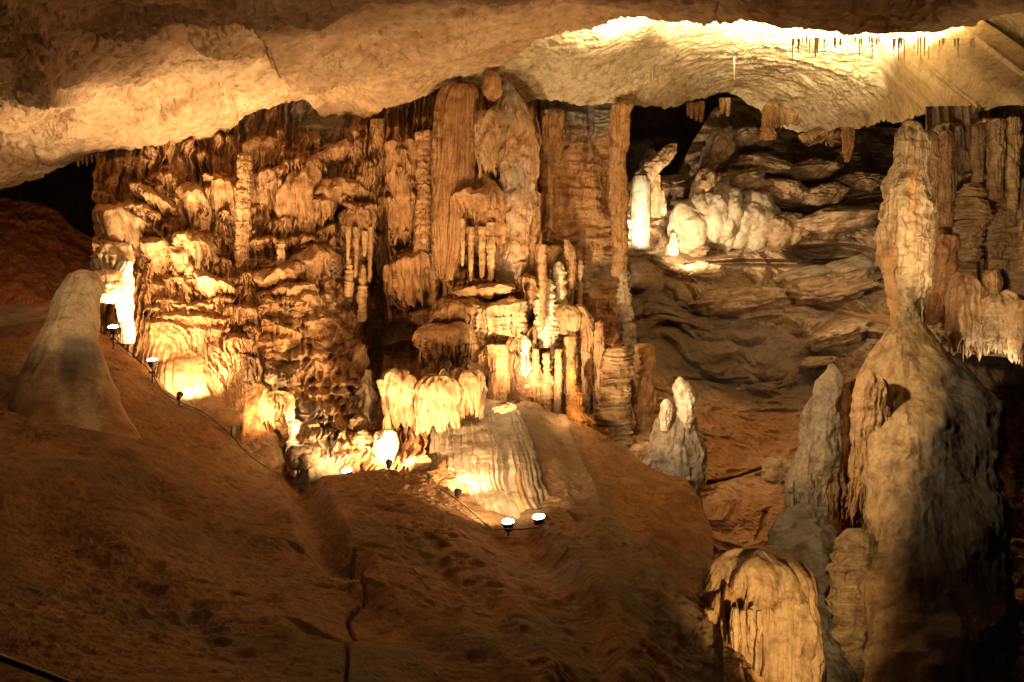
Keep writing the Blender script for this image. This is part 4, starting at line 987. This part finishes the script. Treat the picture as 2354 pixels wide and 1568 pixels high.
# ---- tall column joining the bottle shaped mound
tube('tall_pale_column', 'tall pale column with orange streak, tapering down onto the bottle shaped mound', 'column',
     [(2100, 270, 10), (2098, 284, 22), (2094, 330, 36), (2090, 380, 44), (2088, 430, 50), (2084, 480, 56), (2082, 540, 60), (2082, 600, 60), (2084, 650, 54), (2088, 690, 42), (2092, 730, 30), (2092, 770, 30), (2094, 800, 36)],
     19.4, M_PALE, flute=.13, kf=3, lump=.13, ring=.03, ff=4, na=200, nl=300, seed=280, ry=.8, kind='thing',
     stain=lambda u, v, W: 1.3 * sstep(13, 0, np.abs(u - 2098 + 14 * noise(W * np.array([1., 1., .5]), 6))) * sstep(640, 420, v) * sstep(-.5, .2, noise(W * np.array([3., 3., .8]), 9)) + .8 * sstep(2075, 2045, u) * sstep(520, 600, v))
M_COL = rock('streaked_column_calcite', [(.46, .34, .19), (.56, .43, .26), (.50, .37, .21)], .5, .5, .6, 0, 0, 16, .4, (.54, .29, .11))
bpy.data.objects['tall_pale_column'].data.materials[0] = M_COL
tube('pale_slab_column', 'smooth pale slab column with a greenish tip fused to the orange streaked column', 'column', [(2126, 296, 8), (2130, 312, 26), (2132, 380, 28), (2130, 450, 26), (2132, 500, 24), (2140, 540, 14)], 19.9, M_PALE, flute=.1, kf=3, lump=.06, seed=318, na=110, kind='thing')
tube('fused_column', 'rough brownish column fused behind the tall pale one, ragged at its foot', 'column', [(2160, 540, 40), (2152, 600, 46), (2146, 660, 40), (2136, 720, 24), (2130, 745, 10)], 20.6, M_ORNG, flute=.14, lump=.14, seed=281, na=110, kind='thing')
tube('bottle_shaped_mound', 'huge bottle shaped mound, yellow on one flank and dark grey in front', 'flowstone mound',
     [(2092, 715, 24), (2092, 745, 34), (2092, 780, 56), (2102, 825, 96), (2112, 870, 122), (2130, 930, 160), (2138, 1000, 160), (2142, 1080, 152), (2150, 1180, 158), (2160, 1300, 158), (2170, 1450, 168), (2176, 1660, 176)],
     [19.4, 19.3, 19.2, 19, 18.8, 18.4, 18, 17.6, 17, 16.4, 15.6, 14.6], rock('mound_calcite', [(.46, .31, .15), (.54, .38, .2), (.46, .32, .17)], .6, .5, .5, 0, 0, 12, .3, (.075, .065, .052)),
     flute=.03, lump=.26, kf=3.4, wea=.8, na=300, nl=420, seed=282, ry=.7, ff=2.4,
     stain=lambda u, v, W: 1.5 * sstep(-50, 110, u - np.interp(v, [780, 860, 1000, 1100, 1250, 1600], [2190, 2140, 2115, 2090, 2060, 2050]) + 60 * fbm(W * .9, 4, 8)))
shelf('flank_drapery', 'ragged yellowish drapery cascading down the lit flank of the bottle shaped mound', 'drapery', 2006, 900, 40, 40, 340, 18.05, M_PALE, seed=322, jag=.4, kf=4, flute=.2, taper=.1, rim=.6, inn=.5, lump=.2, nd=40, ns=120)
tube('yellow_flowstone_wall', 'smooth orange strip of flowstone between grey cone and bottle shaped mound', 'flowstone', [(1962, 868, 26), (1962, 950, 34), (1960, 1100, 42), (1952, 1250, 46), (1950, 1400, 46)], 20.6, M_ORNG, flute=.1, lump=.06, seed=283, na=110)
tube('hanging_grey_cone', 'grey stained cone with ragged lower edge beside the bottle shaped mound', 'flowstone cone',
     [(1922, 842, 8), (1912, 870, 26), (1898, 930, 38), (1888, 1000, 46), (1876, 1060, 58), (1872, 1120, 62), (1872, 1165, 62), (1880, 1190, 52)], 19.8, M_GREY, flute=.1, lump=.16, seed=284, na=150, nl=220, ry=.7, ragged=.1,
     stain=lambda u, v, W: sstep(1880, 1910, u) * sstep(1050, 1150, v))
tube('dark_grey_mound', 'dark grey rounded mound behind the glowing dome', 'flowstone mound', [(1850, 1160, 20), (1846, 1175, 46), (1846, 1220, 72), (1850, 1300, 82), (1860, 1420, 84), (1880, 1600, 90)], [18.8, 18.7, 18.4, 17.8, 17, 16],
     rock('dark_grey_calcite', [(.13, .115, .09), (.19, .17, .13), (.15, .13, .10)], .6, .6, .3, 0, 0, 12, .3), flute=.06, lump=.12, seed=285, na=150, ry=.7)
tube('plate_stack', 'stack of thin ragged plates rising between dark grey mound and bottle shaped mound', 'column',
     [(1965, 1216, 10), (1972, 1226, 26), (1974, 1250, 40), (1966, 1300, 46), (1966, 1335, 40), (1962, 1375, 48), (1966, 1400, 50), (1962, 1430, 42), (1956, 1480, 50), (1950, 1530, 46), (1952, 1620, 52)], 16.6, M_LAYR,
     flute=.05, lump=.18, ring=.26, fr=6.5, seed=286, na=150, nl=320, ry=.8, kind='thing')
d = shelf('glowing_dome', 'glowing yellow dome with dripping grooved skirt at the foot of the slope', 'flowstone dome', 1752, 1345, 116, 88, 300, 15.4, M_PALE, seed=287, rim=.12, wea=.6, jag=.12, kf=5, flute=.15, taper=-.06, lump=.09, na=260, nd=80, ns=200, ry=.7)
shelf('upper_dome_lip', 'smooth upper tier with a thin overhanging lip draped over the glowing dome', 'flowstone shelf', 1738, 1338, 96, 76, 62, 15.1, M_PALE, seed=321, jag=.5, kf=6, flute=.12, taper=-.12, rim=.25, inn=.25, lump=.1, wea=.7, na=200, nd=60, ry=.72)
shelf('dome_apron', 'fringed brown apron hanging off the shaded flank of the glowing dome', 'drapery', 1668, 1392, 34, 40, 52, 14.8, M_ORNG, seed=288, jag=.5, kf=5, flute=.25, taper=.2)
tube('dripstone_post', 'free standing pale leg at the shaded end of the glowing dome', 'dripstone', [(1632, 1400, 12), (1634, 1425, 11), (1632, 1450, 9)], 14.6, M_PALE, flute=.2, seed=289, na=40)
for k, (u, v0, v1, r) in enumerate([(1688, 1395, 1530, 12), (1706, 1400, 1560, 9), (1724, 1398, 1500, 10), (1745, 1402, 1480, 8), (1662, 1420, 1470, 9)]):
    tube('dome_dripstone', ['thickest dark rimmed drip on the face of the glowing dome', 'longest drip on the face of the glowing dome', 'medium drip beside the longest on the glowing dome', 'shortest drip on the glowing dome face', 'stubby drip under the brown apron of the glowing dome'][k],
         'dripstone', [(u, v0, r * .7), (u + 1, (v0 + v1) / 2, r), (u, v1, r * .5)], 14.35 if k < 4 else 14.6, M_PALE, flute=.25, kf=3, lump=.2, seed=290 + k, na=40, nl=90, group='drips on the glowing dome')

# ---- bulging curtains on the layered wall
for k, (u, v, w, h, L, Y, lb, ex) in enumerate([
        (2215, 660, 42, 30, 170, 20.2, 'swollen white lit curtain ending in a hooked tip, nearest the fused column', dict(jag=.4, kf=3)),
        (2300, 700, 40, 26, 125, 20., 'second swollen white lit curtain with shell like folds at the frame edge', dict(jag=.5, kf=4, ring=.1)),
        (2355, 720, 36, 30, 110, 19.6, 'cut off lit curtain beyond the shell like folds', dict(jag=.4, kf=3)),
        (2282, 640, 20, 16, 110, 20.3, 'narrow pale curtain squeezed between the two swollen lit ones', dict(jag=.6, kf=3))]):
    shelf('swollen_curtain', lb, 'drapery', u, v, w, h, L, Y, M_LAYR if k == 1 else M_PALE, seed=300 + k, flute=.14, taper=.3, lump=.16, **ex)
tube('plate_column', 'column of pinched plates in front of the layered wall', 'column', [(2232, 420, 14), (2236, 440, 26), (2236, 500, 30), (2226, 560, 26), (2222, 600, 30)], 20.8, M_LAYR, ring=.24, fr=10, flute=.05, seed=305, kind='thing')
for k, (u, v0, v1, r, lb) in enumerate([(2172, 300, 520, 16, 'straight grooved column just behind the tall pale one'), (2250, 285, 420, 12, 'narrow column under the ceiling over the column of plates'),
                                        (2290, 272, 460, 18, 'thick ribbed column hanging from the ceiling behind the swollen curtains'), (2330, 268, 480, 16, 'ribbed column closest to the frame edge under the ceiling')]):
    tube('ribbed_column', lb, 'column', [(u, v0, r * .8), (u, v0 + 20, r), (u - 2, (v0 + v1) / 2, r), (u - 3, v1, r * .7)], 20.7, M_LAYR if k else M_PALE, flute=.28, kf=3.5, ring=.04, seed=310 + k, na=72, kind='thing')

# =================================================================== LAMPS
SUN_COL = (1., .66, .33)
def light(name, kind, pos, W, col=SUN_COL, target=None, size=.05, angle=90, blend=.6):
    l = bpy.data.lights.new(name, kind)
    l.energy = W
    l.color = col
    l.shadow_soft_size = size
    o = bpy.data.objects.new(name, l)
    o.location = pos
    if kind == 'SPOT':
        l.spot_size = math.radians(angle)
        l.spot_blend = blend
        o.rotation_euler = (Vector(target) - Vector(pos)).to_track_quat('-Z', 'Y').to_euler()
    C.objects.link(o)
    return o

def cyl(bm, p0, p1_, r0, r1, n=20, caps=True):
    import bmesh
    d = Vector(p1_) - Vector(p0)
    m = Matrix.Translation((Vector(p0) + Vector(p1_)) / 2) @ d.to_track_quat('Z', 'Y').to_matrix().to_4x4()
    bmesh.ops.create_cone(bm, cap_ends=caps, segments=n, radius1=r0, radius2=r1, depth=d.length, matrix=m)
def bm_obj(name, build, mat, parent=None):
    import bmesh
    bm = bmesh.new()
    build(bm)
    me = bpy.data.meshes.new(name)
    bm.to_mesh(me)
    bm.free()
    if mat: me.materials.append(mat)
    o = bpy.data.objects.new(name, me)
    C.objects.link(o)
    if parent: o.parent = parent
    return o

def floor_lamp(label, u, v, Y, aim, W, size=.12, angle=100, col=SUN_COL, up=True, stand=.3):
    """round flood on a short stake; its lens centre is seen at (u, v)"""
    pos = p1(u, v, Y)
    root = bpy.data.objects.new('floor_lamp', None)
    root.location = pos - Vector((0, 0, stand))
    C.objects.link(root)
    tag(root, label, 'floodlight', 'floor lamps along the slope')
    beam = (Vector(aim) - pos).normalized()
    ax = (beam * .5 + Vector((0, -.75, 1))).normalized() if up else beam
    size = size if up else size * .6
    c = Vector((0, 0, stand))
    bm_obj('housing', lambda b: (cyl(b, c - ax * .17, c - ax * .015, size * .62, size * 1.04), cyl(b, c - ax * .015, c + ax * .01, size * 1.12, size * 1.12)), M_METAL, root)
    bm_obj('lens', lambda b: cyl(b, c + ax * .011, c + ax * .022, size * .98, size * .9), M_LENS, root)
    bm_obj('stake', lambda b: (cyl(b, (0, 0, -.25), c - ax * .12, .018, .018, 10), cyl(b, (0, 0, -.02), (0, 0, .03), .09, .07, 14)), M_STEEL, root)
    light('lamp_light', 'SPOT', pos + ax * .06, W, col, pos + beam * 3, size * .5, angle, .7)
    return root
LAMPS = [
 ('oval lens lamp beside the glaring pillar, highest on the slope', 260, 752, 25.3, P(292, 640, 25.9), 900, 110),
 ('small oval lens lamp between the glaring pillar and the fan of flowstone', 350, 828, 24.9, P(420, 600, 27.6), 900, 100),
 ('lamp on a stake throwing a tall beam up the fan of flowstone', 414, 906, 24.5, P(432, 862, 25.1), 1000, 118),
 ('oval lens lamp at the foot of the softly glowing grey mound', 797, 1083, 21.9, P(765, 990, 23.4), 600, 110),
 ('brightest lamp, below the glowing rock and yellow curtain', 894, 1062, 22.0, P(900, 940, 23.6), 800, 150),
 ('small box lamp below the point of the yellow curtain', 985, 1096, 21.7, P(968, 1060, 22.4), 700, 140),
 ('lamp on a tall stake against the edge of the large grey cone', 1053, 1128, 20.9, P(1070, 1040, 21.6), 1300, 140),
 ('first oval lens lamp at the foot of the large grey cone', 1168, 1200, 19.3, P(1140, 1080, 20.6), 1200, 130),
 ('second oval lens lamp at the foot of the large grey cone, furthest down the cable', 1238, 1189, 19.4, P(1185, 1060, 20.6), 900, 120),
]
for lb, u, v, Y, aim, W, ang in LAMPS:
    floor_lamp(lb, u, v, Y, aim, W, angle=ang, up='oval' in lb)

def cable(label, pts, r=.011, name='cable', mat=M_CABLE):
    cu = [p1(*q) for q in pts]
    ps = []
    for i in range(len(cu) - 1):
        a, b_ = cu[max(i - 1, 0)], cu[i]
        c_, d_ = cu[i + 1], cu[min(i + 2, len(cu) - 1)]
        for j in range(10):
            s = j / 10
            ps.append(.5 * ((2 * b_) + (c_ - a) * s + (2 * a - 5 * b_ + 4 * c_ - d_) * s * s + (3 * b_ - a - 3 * c_ + d_) * s ** 3))
    ps.append(cu[-1])
    Pn = np.array(ps)
    T = np.gradient(Pn, axis=0)
    T /= np.linalg.norm(T, axis=1)[:, None] + 1e-9
    up = np.array([0, 0, 1.]) + .01
    A = np.cross(T, up); A /= np.linalg.norm(A, axis=1)[:, None]
    B = np.cross(T, A)
    th = np.linspace(0, 2 * math.pi, 10, endpoint=False)
    G = Pn[:, None] + r * (A[:, None] * np.cos(th)[None, :, None] + B[:, None] * np.sin(th)[None, :, None])
    return tag(grid_obj(name, G, mat, wrap=True, base=tuple(Pn[0])), label, 'cable')
cable('black power cable strung between the floor lamps along the slope crest', [(262, 778, 25.2), (340, 848, 24.9), (375, 900, 24.7), (414, 924, 24.4), (470, 950, 23.9), (530, 1000, 23.1), (570, 1044, 22.5), (612, 1074, 22.)])
cable('yellow lit cable looping past the lamps at the foot of the large grey cone', [(985, 1118, 21.3), (1020, 1128, 21), (1053, 1150, 20.4), (1090, 1180, 19.9), (1130, 1214, 19.4), (1168, 1216, 19.1), (1200, 1216, 19.1), (1240, 1212, 19.1)], .018, mat=M_STAL)
bm_obj('junction_box', lambda b: (cyl(b, p1(536, 980, 23.1), p1(536, 1002, 23.1), .06, .06, 4)), M_METAL)
tag(bpy.data.objects['junction_box'], 'small black post box on the cable beside the leaning cone', 'junction box')

# handrail in the near corner
cable('black handrail slanting across the near corner of the slope', [(-60, 1488, 6.), (0, 1511, 6.2), (80, 1541, 6.5), (160, 1572, 6.8), (200, 1590, 7)], .022, 'handrail', M_RAIL)

# floodlights inferred from the lit rock, plus unseen fills added for brightness
for fu, fv, fY, fW, fa in ((2120, 88, 23.8, 2200, 120), (1990, 90, 24.8, 9500, 128), (1860, 88, 24.8, 11500, 128), (1720, 76, 25, 4500, 120), (1600, 70, 25, 2200, 120), (1480, 54, 24.6, 3800, 118)):
    fp = p1(fu, fv, fY)
    light('flood_far_ceiling', 'SPOT', fp, fW, (1, .78, .42), fp + Vector((.3 if fu > 1500 else -.35, .55, 1)), .12, fa, .9 if fu > 1650 else .4)
light('flood_alcove', 'SPOT', p1(1480, 600, 34.5), 1500, (1, .84, .6), p1(1472, 480, 37), .1, 50)
light('flood_alcove', 'POINT', p1(1440, 520, 37.8), 160, (1, .84, .6), size=.1)
light('flood_boulders', 'SPOT', p1(1560, 590, 34.2), 1500, (1, .74, .44), p1(1730, 460, 39), .15, 100)
light('flood_boulders_low', 'SPOT', p1(2040, 560, 29), 480, (1, .72, .42), p1(1850, 660, 35), .2, 90)
light('flood_cluster', 'SPOT', p1(1195, 880, 24.6), 1400, (1, .72, .4), p1(1275, 680, 28.4), .06, 90)
light('bead_light', 'POINT', p1(1186, 872, 25.6), 45, (1, .72, .4), size=.04)
light('amber_light', 'POINT', p1(1298, 950, 25.3), 16, (1, .66, .32), size=.05)
light('knob_light', 'POINT', p1(680, 1010, 22.6), 24, (1, .74, .42), size=.04)
light('flood_layered_wall', 'SPOT', p1(2290, 862, 19.6), 42, (1, .82, .56), p1(2270, 700, 20.4), .06, 140)
light('flood_dome', 'SPOT', p1(1960, 1640, 11.5), 650, (1, .68, .30), p1(1770, 1400, 15), .1, 58)
light('flood_tall_column', 'SPOT', p1(1440, 560, 14.6), 2100, (1, .72, .38), p1(2060, 800, 19), .2, 84, 1.)
light('fill_mound_left', 'SPOT', p1(-100, 300, 12), 250, (1, .68, .36), p1(160, 800, 21), .3, 80)  # unseen general fill, added to lift the sandy slope
light('fill_cone', 'SPOT', p1(-60, 420, 15), 1500, (1, .70, .38), p1(180, 700, 23), .2, 28, 1.)  # added narrow spot, unseen, brightens the cone's tip
light('flood_stalagmite', 'SPOT', p1(1400, 860, 21.5), 600, (1, .78, .5), p1(1560, 960, 25), .06, 50)
light('flood_ceiling', 'SPOT', p1(480, 780, 24.8), 2100, (1, .72, .40), p1(300, 265, 25.5), .3, 92, .6)
light('flood_wall', 'SPOT', p1(1260, 1120, 17.5), 1150, (1, .60, .26), p1(900, 620, 28), .15, 58, .8)
light('flood_wall', 'SPOT', p1(500, 1000, 21.8), 1500, (1, .60, .26), p1(790, 640, 28), .12, 80, .8)
light('flood_wall', 'SPOT', p1(900, 300, 14), 260, (1, .60, .28), p1(900, 600, 28), .4, 80, .9)
light('fill_near_ceiling', 'SPOT', p1(1177, 1100, 9), 170, (1, .62, .32), p1(1177, 20, 16.5), .5, 100, .9)  # unseen fill put in to brighten the ceiling overhead
light('fill_red_bank', 'SPOT', p1(-60, 640, 24), 320, (1, .6, .3), p1(90, 560, 31), .2, 90, .8)  # added light without a fitting, lifts the red bank
light('fill_room', 'POINT', p1(700, 420, 12), 130, (1, .60, .28), size=.5)  # added overall fill in open air, no fitting behind it
light('flood_layered_wall', 'SPOT', p1(2200, 620, 16.5), 420, (1, .66, .34), p1(2290, 420, 21), .1, 80)  # added fill for the upper layered wall, unseen

# =================================================================== AIR, WORLD, CAMERA
w = bpy.data.worlds.new('World')
bpy.context.scene.world = w
w.use_nodes = True
w.node_tree.nodes['Background'].inputs[0].default_value = (1, .62, .34, 1)
w.node_tree.nodes['Background'].inputs[1].default_value = .009

cam = bpy.data.cameras.new('camera')
cam.sensor_width = 36
cam.lens = 36
cam.clip_end = 300
co = bpy.data.objects.new('camera', cam)
co.rotation_euler = (math.radians(90), 0, 0)
C.objects.link(co)
sc_ = bpy.context.scene
sc_.camera = co
sc_.view_settings.view_transform = 'Standard'
sc_.view_settings.look = 'None'
sc_.view_settings.exposure = 0
sc_.view_settings.gamma = 1
sc_.cycles.use_denoising = True
sc_.cycles.max_bounces = 5
sc_.cycles.diffuse_bounces = 3
sc_.cycles.sample_clamp_indirect = 6
